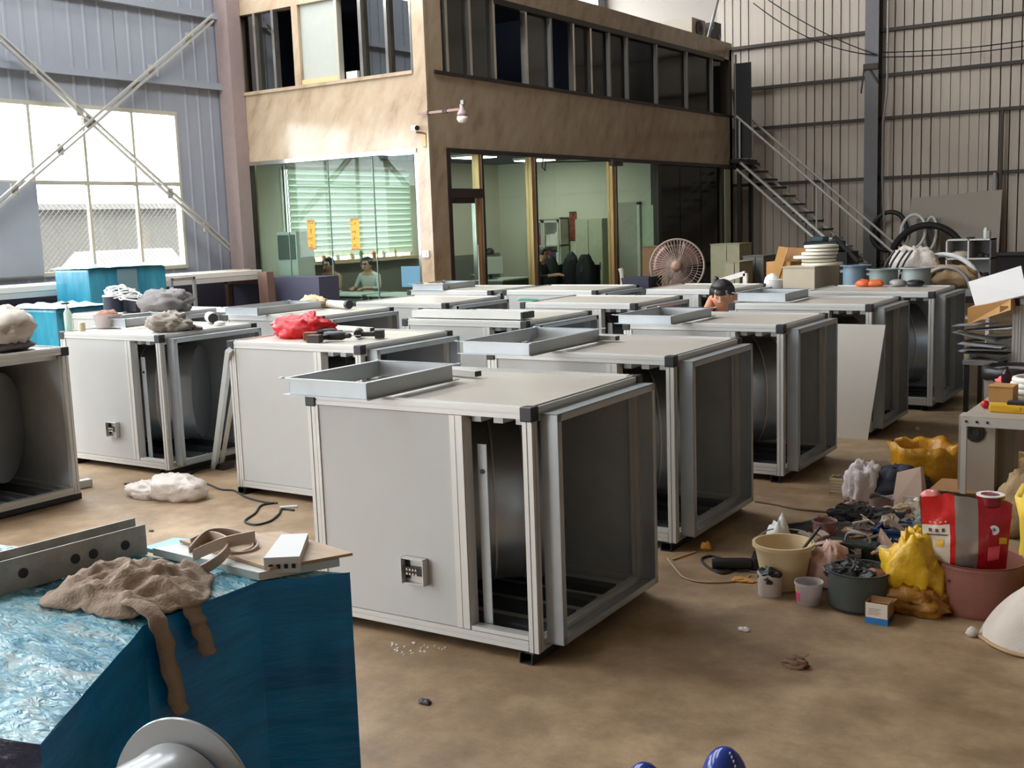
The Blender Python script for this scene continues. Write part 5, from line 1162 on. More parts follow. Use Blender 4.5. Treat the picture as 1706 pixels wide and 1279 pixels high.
BLD = mat('fan blade', (132, 102, 92), 0.4, 0.2)
for k in range(3):
    a0 = k * 2 * PI / 3 + .4
    def bf(u, v, a0=a0): a = a0 + (u - .5) * (0.9 + .5 * v); r = 0.06 + 0.25 * v; return c + sx * (r * math.cos(a)) + sz * (r * math.sin(a)) - fd * (0.06 + 0.05 * (u - .5))
    MB().sheet(8, 6, bf).make('blade', BLD, t, smooth=True, solid=.004)
MB().lathe([(0.09, -0.25), (0.1, -0.22), (0.1, -0.08), (0.05, -.05)], c, 20, fd).make('motor', DARKM, t, smooth=30)
MB().tube([c - fd * 0.2, Vector((c.x, c.y + .2, c.z - .3)), Vector((c.x, c.y + .25, 0.05))], 0.03, 8).make('stand', DARKM, t); MB().lathe([(0.3, 0), (0.3, 0.03), (.05, .06)], (c.x, c.y + .25, 0), 24).make('foot', DARKM, t)
# dark blue open machine hood left of the guard fan
A = ay(1034, 458, 12.95); t = thing('dark_hopper', 'dark blue open hopper left of the round guard fan', 'hopper', (A.x + .2, 13.1, 0))
x = A.x; zt2 = ay(1060, 462, 13.1).z; MB().hexa([(x + .12, 13.0, zt2 - .5), (x + .38, 13.0, zt2 - .5), (x + .38, 13.3, zt2 - .5), (x + .12, 13.3, zt2 - .5), (x, 12.95, zt2), (x + .4, 12.95, zt2 + .01), (x + .4, 13.35, zt2 + .01), (x, 13.35, zt2)]).make('hopper', mat('navy hopper', (40, 38, 58), 0.6), t); MB().box(x + .1, 13.0, 0, x + .4, 13.3, zt2 - .5).make('base', DARKM, t)
MB().tube(spline([(x - .05, 13.1, zt2 - .4), (x - .05, 13.1, zt2), (x - .08, 13.1, zt2 + .12)]), 0.035, 8).make('hose', mat('corrugated pale hose', (170, 160, 144), 0.5), t)

# ------------------------------------------------------------------ right side: tilted board, cartons, bench of litter
q = [az(1640, 505, 1.0), Vector((0, 0, 0)), Vector((0, 0, 0)), az(1614, 470, 1.2)]
def ypt(px, py, y): return ay(px, py, y)
lean('white_sheet', [ypt(1626, 512, 10.7), ypt(1712, 492, 10.6), ypt(1702, 444, 10.95), ypt(1614, 471, 11.05)], 0.012, mat('white gloss panel', (196, 192, 190), 0.4), 'tilted white panel lying on the orange carton at the right edge', 'panel')
A, B, C_, D_ = ypt(1612, 540, 10.6), ypt(1684, 516, 10.55), ypt(1684, 499, 10.6), ypt(1612, 513, 10.6)
bk = Vector((0.03, 0.35, 0.02))
t = thing('orange_carton', 'long orange brown carton under the tilted white panel', 'box', (A.x, A.y, A.z)); MB().hexa([A, B, B + bk, A + bk, D_, C_, C_ + bk, D_ + bk]).make('body', CARD, t); m_ = (A + B) / 2 + Vector((0.12, -.004, .03)); MB().box(m_.x - .03, m_.y - .004, m_.z, m_.x + .03, m_.y + .01, m_.z + .07).make('torn_hole', CARDD, t)
t = thing('scrap_trolley', 'low trolley heaped with sheet scraps under the orange carton', 'trolley', (-1.75, 11.0, 0))
A = az(1590, 610, 0.45)
x0, x1 = ypt(1612, 560, 10.8).x, -1.97
MB().box(x0, 10.6, 0.6, x1 + .05, 11.3, 0.64).make('deck', STEELW, t)
for xx in (x0 + .03, x1 - 0.0):
    for yy in (10.65, 11.25): MB().box(xx - .02, yy - .02, 0, xx + .02, yy + .02, 0.6).make('leg', DARKM, t)
rr = random.Random(9)
for k in range(9):
    x = rr.uniform(x0 + .05, x1 - .05); y = rr.uniform(10.65, 11.1); z = 0.66 + k * 0.035; tt_ = rr.uniform(-.15, .15)
    MB().hexa([(x - .2, y, z - tt_ * .3), (x + .18, y - .05, z + tt_ * .3), (x + .2, y + .18, z + tt_ * .3), (x - .18, y + .2, z - tt_ * .3)] + [(x - .2, y, z - tt_ * .3 + .008), (x + .18, y - .05, z + tt_ * .3 + .008), (x + .2, y + .18, z + tt_ * .3 + .008), (x - .18, y + .2, z - tt_ * .3 + .008)]).make('sheet_scrap', [GALV, DARKM, STEELW][k % 3], t)
def box_px(px0, px1, pyt, pyb, z, dep, c, label, name='carton', cat='box', flaps=True):
    a = az(px0, pyb, z); b = az(px1, pyb, z); y = (a.y + b.y) / 2
    hgt = ay((px0 + px1) / 2, pyt, y).z - z
    t = thing(name, label, cat, ((a.x + b.x) / 2, y + dep / 2, z)); 
    MB().box(a.x, y, z, b.x, y + dep, z + hgt).make('body', c, t)
    if flaps: MB().box(a.x - .004, y - .004, z + hgt, b.x + .004, y + dep * .5, z + hgt + .006).make('flap', c, t)
    return t
box_px(1612, 1652, 590, 655, 0.0, 0.3, PAPERB, 'beige box standing on the floor below the orange carton')
box_px(1640, 1690, 560, 612, 0.25, 0.3, mat('grey box', (158, 150, 138), 0.6), 'grey box behind the black bag drum at the right', 'grey_box')
# metal table with litter at the right edge
TZ = 0.75; TA = az(1603, 692, TZ); TB_ = az(1640, 645, TZ)
t = thing('metal_table', 'light steel table with a folded edge at the right edge of the picture', 'table', (TA.x + .5, TA.y + .5, 0))
x0, y0 = TA.x, TA.y - 0.02; x1, y1 = x0 + 1.1, y0 + 1.05
TBM = mat('scuffed table sheet', (186, 176, 162), 0.4, 0.2, var=0.15)
MB().box(x0, y0, TZ - .02, x1, y1, TZ).make('top', TBM, t); MB().box(x0, y0 - .004, TZ - .06, x1, y0, TZ - .005).make('front_lip', ALU, t); MB().box(x0 - .004, y0, TZ - .06, x0, y1, TZ - .005).make('side_lip', ALU, t)
for x, y in ((x0 + .015, y0 + .015), (x1 - .02, y0 + .015), (x0 + .015, y1 - .02), (x1 - .02, y1 - .02)): MB().box(x - .016, y - .016, 0, x + .016, y + .016, TZ - .02).make('leg', ALU, t)
MB().box(x0 + .02, y0 + .3, 0.16, x1, y1 - .05, 0.18).make('lower_shelf', TBM, t)
for k in range(3): MB().lathe([(.008, 0), (.008, .006)], (x0 + .03 + .06 * k, y0 - .004, TZ - .03), 8, (0, -1, 0)).make('rivet', DARKM, t)
box_px(1645, 1688, 645, 670, TZ, 0.2, CARD, 'small brown carton on the steel table')
t = thing('yellow_case', 'flat yellow tool case on the front of the steel table', 'case', az(1680, 684, TZ)); A = az(1647, 686, TZ + .001); MB().box(A.x, A.y, TZ, A.x + .35, A.y + .1, TZ + .05).make('base', mat('yellow case', (222, 170, 36), 0.4), t, bevel=.01); MB().box(A.x + .1, A.y + .01, TZ + .05, A.x + .35, A.y + .09, TZ + .07).make('black_insert', BLACK, t, bevel=.006); MB().box(A.x + .14, A.y - .005, TZ + .02, A.x + .18, A.y, TZ + .04).make('latch', YEL, t)
p = az(1641, 680, TZ); solo('red_ball', MB().lathe([(.005, 0), (.02, .008), (.026, .026), (.02, .044), (.005, .052)], p, 14), RED, 'small red ball at the left end of the yellow case', 'ball', smooth=True)
p = az(1690, 650, TZ); t = thing('bag_drum', 'grey drum lined with a black plastic bag behind the steel table', 'drum', (p.x + .05, p.y + .9, 0))
cx_, cy_ = az(1690, 600, .8).x, az(1690, 600, .8).y; MB().lathe([(.2, 0), (.22, .72), (.225, .73)], (cx_, cy_, 0), 24).make('drum', mat('grey drum', (130, 116, 108), 0.6), t, smooth=30); MB().lathe([(.235, .66), (.24, .74), (.2, .76), (.17, .7)], (cx_, cy_, 0), 28, fn=lambda q, i, a: q + Vector((0, 0, .02 * noise.noise((math.cos(a) * 3, math.sin(a) * 3, i))))).make('black_liner', BLACK, t, smooth=True)
p = az(1700, 635, .84); t = thing('cable_coil', 'thick white coil of cable on the steel table at the right edge', 'coil', (p.x, p.y, TZ)); 
for k in range(3): MB().tube([(p.x + .1 + (.14 + .012 * (k % 2)) * math.cos(2 * PI * i / 28), p.y + .05 + .14 * math.sin(2 * PI * i / 28), TZ + .03 + .035 * k) for i in range(28)], .022, 8, closed=True).make('turn', WHITEB, t, smooth=True)
p = az(1702, 625, .85); solo('cream_cylinder', MB().lathe([(.045, 0), (.045, .17), (.04, .175)], (p.x + .12, p.y + .05, TZ + .0), 16), mat('cream card tube', (226, 206, 150), 0.6), 'cream card tube standing inside the white cable coil', 'tube', smooth=30)
p = az(1668, 650, TZ); solo('pink_cloth', MB().blob((p.x, p.y + .25, TZ), .08, .06, .07, 5, .3, .3, n=16, m=10), mat('pink cloth', (226, 110, 104), 0.7), 'pink cloth lump behind the small brown carton on the table', 'cloth', smooth=True)
p = az(1660, 655, TZ); solo('dark_bottle', MB().lathe([(.03, 0), (.035, .02), (.035, .09), (.012, .12), (.012, .14)], (p.x, p.y + .35, TZ), 14), mat('dark red bottle', (52, 24, 30), 0.3), 'dark bottle next to the pink cloth lump on the table', 'bottle', smooth=30)
# under the table
p = az(1625, 800, 0.2); t = thing('round_fan', 'grey square fan with a round black grille under the steel table', 'fan', (x0 + .2, y0 + .42, 0.18)); A = ay(1624, 720, y0 + .35); r = .065
MB().box(A.x - .1, y0 + .36, .18, A.x + .12, y0 + .5, A.z + .1).make('case', mat('fan case', (176, 164, 150), 0.6), t); MB().lathe([(r, 0), (r, .006)], (A.x, y0 + .36, A.z), 10, (0, -1, 0)).make('grille', mat('fan grille', (44, 46, 40), 0.6), t)
for rr_ in (.03, .048): MB().disc_ring(rr_ - .002, rr_ + .002, .004, (A.x, y0 + .354, A.z), (0, -1, 0), 20).make('grille_ring', DARKM, t)
A = ay(1665, 725, y0 + .5); solo('grey_tin', MB().box(A.x - .07, y0 + .45, .18, A.x + .1, y0 + .6, A.z + .1), mat('grey tin', (142, 134, 124), 0.5, .2), 'grey square tin beside the round fan under the table', 'tin')
A = ay(1700, 760, y0 + .1); solo('burlap_sack', MB().blob((A.x + .08, y0 + .2, 0.0), .22, .17, .42, 51, .25, .3), BURLAP, 'tan burlap sack sagging under the steel table', 'sack', smooth=True)
A = az(1680, 800, 0.03); solo('straw_tangle', MB().blob((A.x, A.y + .2, 0), .15, .12, .2, 53, .4, .5), mat('straw', (186, 152, 104), 0.9, bump=.6), 'tangle of straw coloured packing above the red box', 'packing', smooth=True)
a, b = az(1628, 828, 0.0), az(1674, 828, 0.0); t = thing('red_box', 'small open red box on the floor under the steel table', 'box', (a.x + .1, a.y, 0))
x0_, x1_, yy, hh = a.x, b.x, a.y, 0.105
for bxs in ((x0_, yy, 0, x1_, yy + .004, hh), (x0_, yy + .14, 0, x1_, yy + .144, hh), (x0_, yy, 0, x0_ + .004, yy + .144, hh + .01), (x1_ - .004, yy, 0, x1_, yy + .144, hh)): MB().box(*bxs).make('side', RED, t)
MB().box(x0_, yy, 0, x1_, yy + .144, .005).make('base', RED, t); MB().blob(((x0_ + x1_) / 2, yy + .07, 0.01), .06, .05, .08, 3, .4, .3, n=12, m=8).make('contents', DARKM, t)
A = az(1645, 798, 0.0); solo('white_paper', MB().blob((A.x, A.y + .28, .09), .1, .07, .09, 61, .3, .5), mat('crumpled white paper', (220, 200, 186), .8), 'crumpled white paper behind the red box', 'paper', smooth=True)
A = az(1606, 795, 0); solo('dark_scraps', MB().blob((A.x, A.y + .1, 0), .14, .12, .12, 63, .5, .5), mat('dark rags', (46, 40, 38), .8), 'heap of dark scraps behind the front leg of the table', 'scrap', smooth=True)
A = az(1660, 752, .19); solo('cardboard_sheet', MB().hexa([(A.x - .15, y0 + .32, .19), (A.x + .3, y0 + .3, .2), (A.x + .34, y0 + .55, .24), (A.x - .12, y0 + .55, .22)] + [(A.x - .15, y0 + .32, .195), (A.x + .3, y0 + .3, .205), (A.x + .34, y0 + .55, .245), (A.x - .12, y0 + .55, .225)]), CARDD, 'bent cardboard sheet on the lower shelf of the table', 'cardboard')

# ------------------------------------------------------------------ floor litter on the right
def up_at(px, pyt, y): return ay(px, pyt, y).z
# white bucket with a stick
p = az(1294, 985, 0); y = p.y + 0.1; hb = 0.25
t = thing('white_bucket', 'cream white plastic bucket with a stick in it', 'bucket', (p.x, y, 0))
MB().lathe([(.105, 0), (.11, .005), (.152, hb - .02), (.165, hb - .02), (.165, hb), (.15, hb), (.146, hb - .03), (.104, .012)], (p.x, y, 0), 40, cap1=True).make('body', mat('cream bucket', (228, 206, 164), 0.4, transl=.15), t, smooth=30)
MB().bar((p.x + .03, y - .05, .1), (p.x + .17, y + .1, hb + .08), .012).make('stick', DARKM, t)
MB().tube(spline([(p.x - .165, y, hb - .01), (p.x - .13, y + .17, hb + .01), (p.x + .05, y + .2, hb + .01), (p.x + .165, y, hb - .01)]), .004, 6).make('handle', STEELW, t)
solo('white_glove', MB().blob((p.x - .1, y + .2, 0), .07, .05, hb + .07, 71, .4, .3, n=16, m=12), WHITEP, 'white glove poking up behind the cream bucket', 'glove', smooth=True)
solo('pink_rag', MB().blob((p.x + .22, y + .12, 0), .12, .09, .22, 73, .3, .35), mat('pale pink rag', (206, 168, 152), .8), 'pale pink rag between the cream bucket and the rusty paint can', 'rag', smooth=True)
p = az(1369, 925, 0.0); t = thing('paint_can', 'pink stained open paint can right of the bucket', 'can', (p.x, p.y + .12, 0))
cx_, cy_ = p.x, p.y + .05; r = .068; zb2 = .06; h = .2
MB().lathe([(r, zb2 - .06), (r, h), (r + .005, h + .004), (r - .004, h), (r - .006, .02)], (cx_, cy_, 0), 24).make('body', mat('stained pink can', (196, 142, 140), .45, var=.4, vscale=14, rgb2=(126, 76, 72)), t, smooth=30)
MB().disc_ring(r - .002, r + .006, .008, (cx_, cy_, .195)).make('rim', STEELW, t); MB().lathe([(r - .008, .12), (.001, .121)], (cx_, cy_, 0), 20).make('paint', DARKM, t)
p = az(1276, 995, 0); cx_, cy_ = p.x, p.y + .06; t = thing('torn_tin', 'small white torn tin filled with black scraps in front of the bucket', 'tin', (cx_, cy_, 0))
MB().lathe([(.062, 0), (.066, .09), (.068, .12), (.06, .1), (.058, .01)], (cx_, cy_, 0), 24, fn=lambda q, i, a: q + Vector((0, 0, (.02 * noise.noise((math.cos(a) * 2, math.sin(a) * 2, 2)) - .01 * math.cos(a)) if i in (2, 3) else 0))).make('body', mat('dirty white tin', (206, 196, 190), .5, var=.2, vscale=18), t, smooth=30)
MB().blob((cx_, cy_, .07), .058, .058, .07, 77, .5, .5, n=18, m=10).make('black_scraps', BLACK, t)
p = az(1341, 1010, 0); cx_, cy_ = p.x, p.y + .06; t = thing('clear_tub', 'clear plastic tub with a pink and yellow label', 'tub', (cx_, cy_, 0))
MB().lathe([(.058, 0), (.06, .004), (.07, .105), (.075, .107), (.074, .118), (.068, .116), (.066, .104), (.056, .008)], (cx_, cy_, 0), 30).make('body', CLEARW, t, smooth=30)
MB().lathe([(.05, 0), (.054, .04), (.03, .045)], (cx_, cy_, .01), 18).make('dark_contents', DARKM, t, smooth=30)
an = math.radians(225)
def labelstrip(z0, z1, a0, a1, r0, r1, m, nm):
    MB().sheet(8, 1, lambda u, v: (cx_ + (r0 + (r1 - r0) * v) * math.cos(a0 + (a1 - a0) * u), cy_ + (r0 + (r1 - r0) * v) * math.sin(a0 + (a1 - a0) * u), z0 + (z1 - z0) * v)).make(nm, m, t, smooth=True)
labelstrip(.02, .065, 3.5, 4.3, .0625, .067, mat('pink label', (226, 70, 130), .5), 'pink_label'); labelstrip(.065, .095, 3.4, 3.9, .067, .0705, mat('yellow label', (226, 190, 60), .5), 'yellow_label')
# dark green pot
p = az(1418, 1022, 0); r = .155; cx_, cy_ = p.x, p.y + r * .85; t = thing('green_pot', 'dark green round pot filled with dark scraps', 'pot', (cx_, cy_, 0))
MB().lathe([(r * .9, 0), (r, .02), (r, .19), (r + .006, .2), (r - .006, .2), (r - .01, .02)], (cx_, cy_, 0), 40).make('body', GREENB, t, smooth=30)
MB().blob((cx_ - .02, cy_, .12), .12, .12, .1, 81, .5, .4).make('black_scraps', BLACK, t); MB().blob((cx_ + .08, cy_ - .02, .14), .06, .05, .07, 83, .4, .3, n=16, m=10).make('brown_lump', RUST, t, smooth=True)
# black tool case and drill behind the pot
p = az(1385, 975, 0); t = thing('black_case', 'black plastic tool case behind the dark green pot', 'case', (p.x, p.y + .22, 0)); X, Y = p.x - .12, p.y + .25
MB().box(X, Y, 0, X + .28, Y + .12, .17).make('body', mat('green black case', (26, 36, 32), .4), t, bevel=.012); MB().box(X + .17, Y - .012, .1, X + .21, Y, .15).make('latch', CHROME, t); MB().tube(spline([(X + .1, Y + .06, .17), (X + .12, Y + .06, .215), (X + .22, Y + .06, .215), (X + .24, Y + .06, .17)]), .008, 8).make('handle', STEELW, t)
MB().lathe([(.006, 0), (.006, .006)], (X + .1, Y - .001, .09), 8, (0, -1, 0)).make('rivet', WHITEP, t)
t = thing('black_machine_part', 'black machine part with a shiny lever right of the black tool case', 'part', (X + .42, Y + .05, 0))
MB().box(X + .3, Y, 0, X + .55, Y + .14, .15).make('body', BLACK, t, bevel=.02); MB().bar((X + .36, Y - .02, .08), (X + .4, Y - .03, .17), .012).make('lever', CHROME, t); MB().box(X + .22 + .08, Y - .01, .15, X + .42, Y + .08, .165).make('grey_plate', STEELW, t)
# little printed carton
a, b = az(1441, 1037, 0), az(1479, 1043, 0); d = (b - a); dn = Vector((-d.y, d.x, 0)).normalized() * .11; h = .105
t = thing('printed_box', 'small open white carton with a blue printed base stripe', 'box', a + d / 2)
m1 = mat('printed white card', (222, 212, 198), .6); mb1 = mat('print blue', (32, 120, 190), .5)
def wallq(A, B, z0, z1, m, nm, off=.0):
    n = (B - A).cross(Vector((0, 0, 1))).normalized(); A = A + n * off; B = B + n * off
    return MB().hexa([A + Vector((0, 0, z0)), B + Vector((0, 0, z0)), B - n * .003 + Vector((0, 0, z0)), A - n * .003 + Vector((0, 0, z0)), A + Vector((0, 0, z1)), B + Vector((0, 0, z1)), B - n * .003 + Vector((0, 0, z1)), A - n * .003 + Vector((0, 0, z1))]).make(nm, m, t)
B2 = b + dn; A2 = a + dn
for P_, Q_, nm in ((a, b, 'front'), (b, B2, 'side'), (B2, A2, 'back'), (A2, a, 'side')):
    wallq(P_, Q_, 0, h, m1 if nm != 'side' else CARDD, nm)
wallq(a, b, .0, .032, mb1, 'blue_stripe', .0008); wallq(b, B2, .0, .032, mat('navy print', (40, 60, 90), .5), 'blue_stripe', .0008)
mb = MB(); u = d.normalized(); n_ = d.cross(Vector((0, 0, 1))).normalized()
for k in range(5):
    o = a + u * (.02 + .018 * k) + n_ * .0015; mb.bar(o + Vector((0, 0, .018)), o + u * .006 + Vector((0, 0, .024)), .006, .001)
for k in range(4):
    o = a + u * .015 + n_ * .0012 + Vector((0, 0, .05 + .009 * k)); mb.bar(o, o + u * (.05 + .01 * (k % 2)), .0012, .002)
mb.make('print_marks', mat('print grey', (150, 120, 110), .6), t, kind='stuff')
MB().hexa([a + dn * .5 + Vector((0, 0, h - .02)), b + dn * .4 + Vector((0, 0, h - .01)), B2 + Vector((.02, 0, h)), A2 + Vector((0, 0, h))] + [q + Vector((0, 0, .003)) for q in (a + dn * .5 + Vector((0, 0, h - .02)), b + dn * .4 + Vector((0, 0, h - .01)), B2 + Vector((.02, 0, h)), A2 + Vector((0, 0, h)))]).make('torn_flap', CARDD, t)
MB().blob(a + d * .45 + dn * .5, .04, .035, .08, 3, .4, .3, n=12, m=8).make('contents', DARKM, t)
# rust brown pot with the rice sack
p = az(1622, 1032, 0); r = .215; RX, RY = p.x - .02, p.y + r * .9; t = thing('brown_pot', 'large rusty brown enamel pot holding the printed rice sack', 'pot', (RX, RY, 0))
MB().lathe([(r * .93, 0), (r, .03), (r, .255), (r + .01, .265), (r - .008, .262), (r - .012, .03)], (RX, RY, 0), 48).make('body', RUST, t, smooth=30)
MB().disc_ring(r - .002, r + .008, .014, (RX, RY, .245), n=48).make('rim', RUST, t, smooth=30)
MB().box(RX - r - .02, RY - .05, .15, RX - r + .01, RY + .05, .19).make('handle', RUST, t); MB().lathe([(.008, 0), (.008, .004)], (RX - .1, RY - r * .885 - .004, .18), 8, (-.3, -1, 0)).make('rivet', BLACK, t)
t = thing('rice_sack', 'glossy printed rice sack, red and white with a grey band, stuffed in the brown pot', 'sack', (RX - .04, RY, .12))
SW = .215; S0 = Vector((RX - .05, RY - .08, .02)); sxv = Vector((.93, .36, 0)).normalized(); syv = Vector((-.36, .93, 0)).normalized()
def sackp(u, v, back=False):
    x = (u - .5) * 2 * SW * (1.0 - .12 * (1 - v)) ; bul = .075 * math.sin(PI * min(max(u, 0), 1)) * math.sin(PI * min(1, .15 + .8 * v)) + .012 * noise.noise((u * 6, v * 7, 2 + back))
    z = .15 + v * .43 + .02 * noise.noise((u * 5, 1, 3)) * v - .07 * (abs(u - .3)) * v
    return S0 + sxv * x + syv * ((bul + .03) if back else -bul) + Vector((0, 0, z))
cols = [('red_field', 0, .36, .66, 1, mat('sack red', (206, 38, 36), .25, bump=.3, bscale=20)), ('white_field', 0, .30, 0, .66, mat('sack white', (226, 214, 196), .3, bump=.3, bscale=20)), ('red_edge', .30, .36, 0, .66, bpy.data.materials['sack red']),
        ('silver_band', .36, .62, 0, 1, mat('sack silver', (168, 158, 150), .22, .5, bump=.3, bscale=20)), ('dark_red_field', .62, 1, 0, 1, mat('sack dark red', (172, 22, 40), .22, bump=.3, bscale=20))]
for nm, u0, u1, v0, v1, m in cols:
    MB().sheet(10, 14, lambda u, v: sackp(u0 + (u1 - u0) * u, v0 + (v1 - v0) * v)).make(nm, m, t, smooth=True)
MB().sheet(20, 14, lambda u, v: sackp(u, v, True)).make('back_face', bpy.data.materials['sack silver'], t, smooth=True)
def sp(u, v, o=.004): return sackp(u, v) - syv * o
mb = MB()
for k in range(4): mb.bar(sp(.08 + .055 * k, .695), sp(.10 + .055 * k, .695), .008, .002, syv)
mb.make('gold_marks', mat('print pale', (236, 190, 150), .5), t, kind='stuff')
mb = MB()
for k in range(3):
    for j in range(3): mb.bar(sp(.07 + .07 * k, .585 + .014 * j), sp(.10 + .07 * k, .585 + .014 * j), .005, .002, syv)
    mb.bar(sp(.085 + .07 * k, .58), sp(.085 + .07 * k, .62), .004, .002, syv)
mb.bar(sp(.05, .54), sp(.27, .54), .006, .002, syv)
mb.make('print_strokes', mat('print brown', (90, 60, 60), .5), t, kind='stuff')
MB().sheet(4, 4, lambda u, v: sp(.13 + .1 * u, .40 + .09 * v, .003)).make('yellow_mark', YEL, t)
MB().lathe([(.024, 0), (.024, .003)], sp(.80, .66, .002), 20, -syv).make('white_roundel', WHITEP, t)
mb = MB(); q = sp(.80, .66, .006); mb.bar(q - sxv * .01, q + sxv * .01, .003, .001, syv); mb.bar(q - sxv * .008 + Vector((0, 0, .007)), q + sxv * .008 + Vector((0, 0, .007)), .003, .001, syv); mb.bar(q - Vector((0, 0, .008)), q + Vector((0, 0, .01)), .003, .001, syv); mb.make('roundel_strokes', DARKM, t, kind='stuff')
MB().sheet(4, 6, lambda u, v: sp(.74 + .15 * u, .27 + .18 * v, .004)).make('pink_patch', mat('print pink', (240, 90, 110), .3), t); MB().sheet(4, 3, lambda u, v: sp(.87 + .1 * u, .47 + .08 * v, .004)).make('yellow_patch', YEL, t)
MB().blob(sackp(.12, .98) + syv * .03 - Vector((0, 0, .02)), .045, .02, .05, 5, .3, .5, n=18, m=12).make('crumpled_top', mat('sack pink edge', (222, 140, 130), .3), t, smooth=True)
MB().lathe([(.06, 0), (.068, .01), (.068, .05), (.05, .055)], sackp(.78, 1.0) + syv * .05 - Vector((0, 0, .03)), 24, fn=None).make('rolled_mouth', mat('rolled mouth', (120, 24, 36), .3), t, smooth=30); MB().disc_ring(.046, .066, .006, sackp(.78, 1.0) + syv * .05 + Vector((0, 0, .022)), n=24).make('pale_lip', WHITEP, t)
# yellow bags
def opening_bag(name, c, rx, ry, h, seed, m, label, lip=.1, dark=None):
    c = Vector(c); t = thing(name, label, 'bag', c)
    prof = [(0.75, 0), (1.0, .12), (1.02, .5), (.95, .8), (1.0, 1.0), (.88, .93), (.85, .5), (.7, .15)]
    def fn(q, i, a):
        k = 1 + .22 * noise.noise((math.cos(a) * 1.7 + seed, math.sin(a) * 1.7, i * .35)) + .12 * noise.noise((math.cos(a) * 5, math.sin(a) * 5 + seed, i * .6))
        z = q.z * (1 + .16 * noise.noise((math.cos(a) * 2.2, math.sin(a) * 2.2, seed))) if i > 1 else q.z
        return Vector((q.x * rx * k, q.y * ry * k, z * h))
    MB().lathe(prof, c, 44, fn=fn, cap1=True).make('body', m, t, smooth=True)
    if dark: MB().blob(c + Vector((0, 0, h * .2)), rx * .7, ry * .7, h * .35, seed, .4, .4, n=18, m=10).make('contents', dark, t, smooth=True)
    return t
p = az(1528, 830, 0); opening_bag('yellow_bag', (p.x, p.y + .2, 0), .25, .2, .36, 3, mat('orange yellow bag', (206, 146, 30), .35, var=.25, vscale=9, bump=.4, bscale=22), 'large open yellow plastic bag standing before the steel table', dark=CARDD)
p = az(1512, 1022, 0); t = thing('yellow_bag', 'crumpled yellow plastic bag right of the dark green pot', 'bag', (p.x, p.y + .12, 0)); MB().blob((p.x, p.y + .12, 0), .15, .12, .36, 91, .35, .45, n=36, m=24).make('body', YEL, t, smooth=True); MB().blob((p.x + .02, p.y + .05, 0), .17, .1, .14, 93, .35, .4).make('brown_foot', mat('yellow brown bag', (170, 118, 40), .4, var=.2, bump=.4), t, smooth=True)
p = az(1690, 950, 0); opening_bag('yellow_sack', (RX + .36, RY + .18, 0), .2, .17, .6, 9, mat('bright yellow sack', (232, 198, 70), .5, var=.1), 'bright yellow sack at the right edge behind the printed rice sack', dark=DARKM)
p = az(1690, 1090, 0); t = thing('white_sack', 'dirty white woven sack slumped at the right edge', 'sack', (p.x + .05, p.y + .25, 0))
c = Vector((p.x + .12, p.y + .2, 0))
def wsf(u, v):
    a = 2 * PI * u; k = 1 + .12 * noise.noise((math.cos(a) * 1.5, math.sin(a) * 1.5, v * 2)); rr_ = (1 - v) ** .8
    return c + Vector((.30 * k * rr_ * math.cos(a) + .10 * v, .22 * k * rr_ * math.sin(a) + .03 * v, .004 + .46 * v ** .88 + .03 * (noise.noise((math.cos(a) * 2.5, math.sin(a) * 2.5, 7)) * (1 - v)) * min(1, v * 5) + .02 * noise.noise((math.cos(a) * 3, math.sin(a) * 3, v * 3))))
MB().sheet(48, 24, wsf).make('body', SACK, t, smooth=True); MB().tube(spline([c + Vector((-.3, -.06, .01)), c + Vector((-.15, -.21, .012)), c + Vector((.1, -.245, .012))]), .008, 6).make('hem_seam', mat('tan hem', (170, 140, 100), .8), t)
MB().blob(c + Vector((-.33, -.05, 0)), .03, .03, .04, 2, .3, .3, n=12, m=8).make('knotted_corner', SACK, t, smooth=True)
# middle heap
p = az(1403, 826, 0); t = thing('rope_box', 'small pale woven basket at the left end of the litter heap', 'basket', (p.x, p.y + .08, 0))
for bxs in ((-.1, -.06, .1, -.055), (-.1, .055, .1, .06), (-.1, -.06, -.095, .06), (.095, -.06, .1, .06)): MB().box(p.x + bxs[0], p.y + .08 + bxs[1], 0, p.x + bxs[2], p.y + .08 + bxs[3], .12).make('wall', mat('basket', (186, 168, 128), .8) if 'basket' not in bpy.data.materials else bpy.data.materials['basket'], t)
for k in range(5): MB().box(p.x - .102, p.y + .018, .015 + .022 * k, p.x + .102, p.y + .02, .027 + .022 * k).make('weave_band', PAPERB, t)
MB().blob((p.x, p.y + .08, .05), .08, .05, .08, 3, .4, .3, n=14, m=8).make('contents', DARKM, t)
p = az(1432, 835, 0); solo('white_bag', MB().blob((p.x + .02, p.y + .05, 0), .13, .1, .27, 101, .3, .35), mat('white cloth', (216, 204, 204), .6, bump=.3), 'white bag slumped beside the pale woven basket', 'bag', smooth=True)
p = az(1470, 845, 0); solo('navy_bag', MB().blob((p.x + .03, p.y + .25, 0), .24, .18, .24, 103, .25, .3), mat('navy cloth', (36, 36, 54), .7, bump=.3), 'dark navy bag behind the white bag', 'bag', smooth=True)
p = az(1466, 858, 0); cx_, cy_ = p.x, p.y + .03; t = thing('open_tin', 'open grey tin with ragged rim in front of the dark navy bag', 'tin', (cx_, cy_, 0)); MB().lathe([(.075, 0), (.08, .1), (.082, .12), (.075, .115), (.07, .01)], (cx_, cy_, 0), 24, fn=lambda q, i, a: q + Vector((0, 0, .012 * math.sin(3 * a) if i in (2, 3) else 0))).make('body', mat('mauve tin', (142, 122, 122), .5, .1), t, smooth=30); MB().blob((cx_, cy_, .06), .065, .065, .05, 4, .4, .3, n=14, m=8).make('contents', DARKM, t)
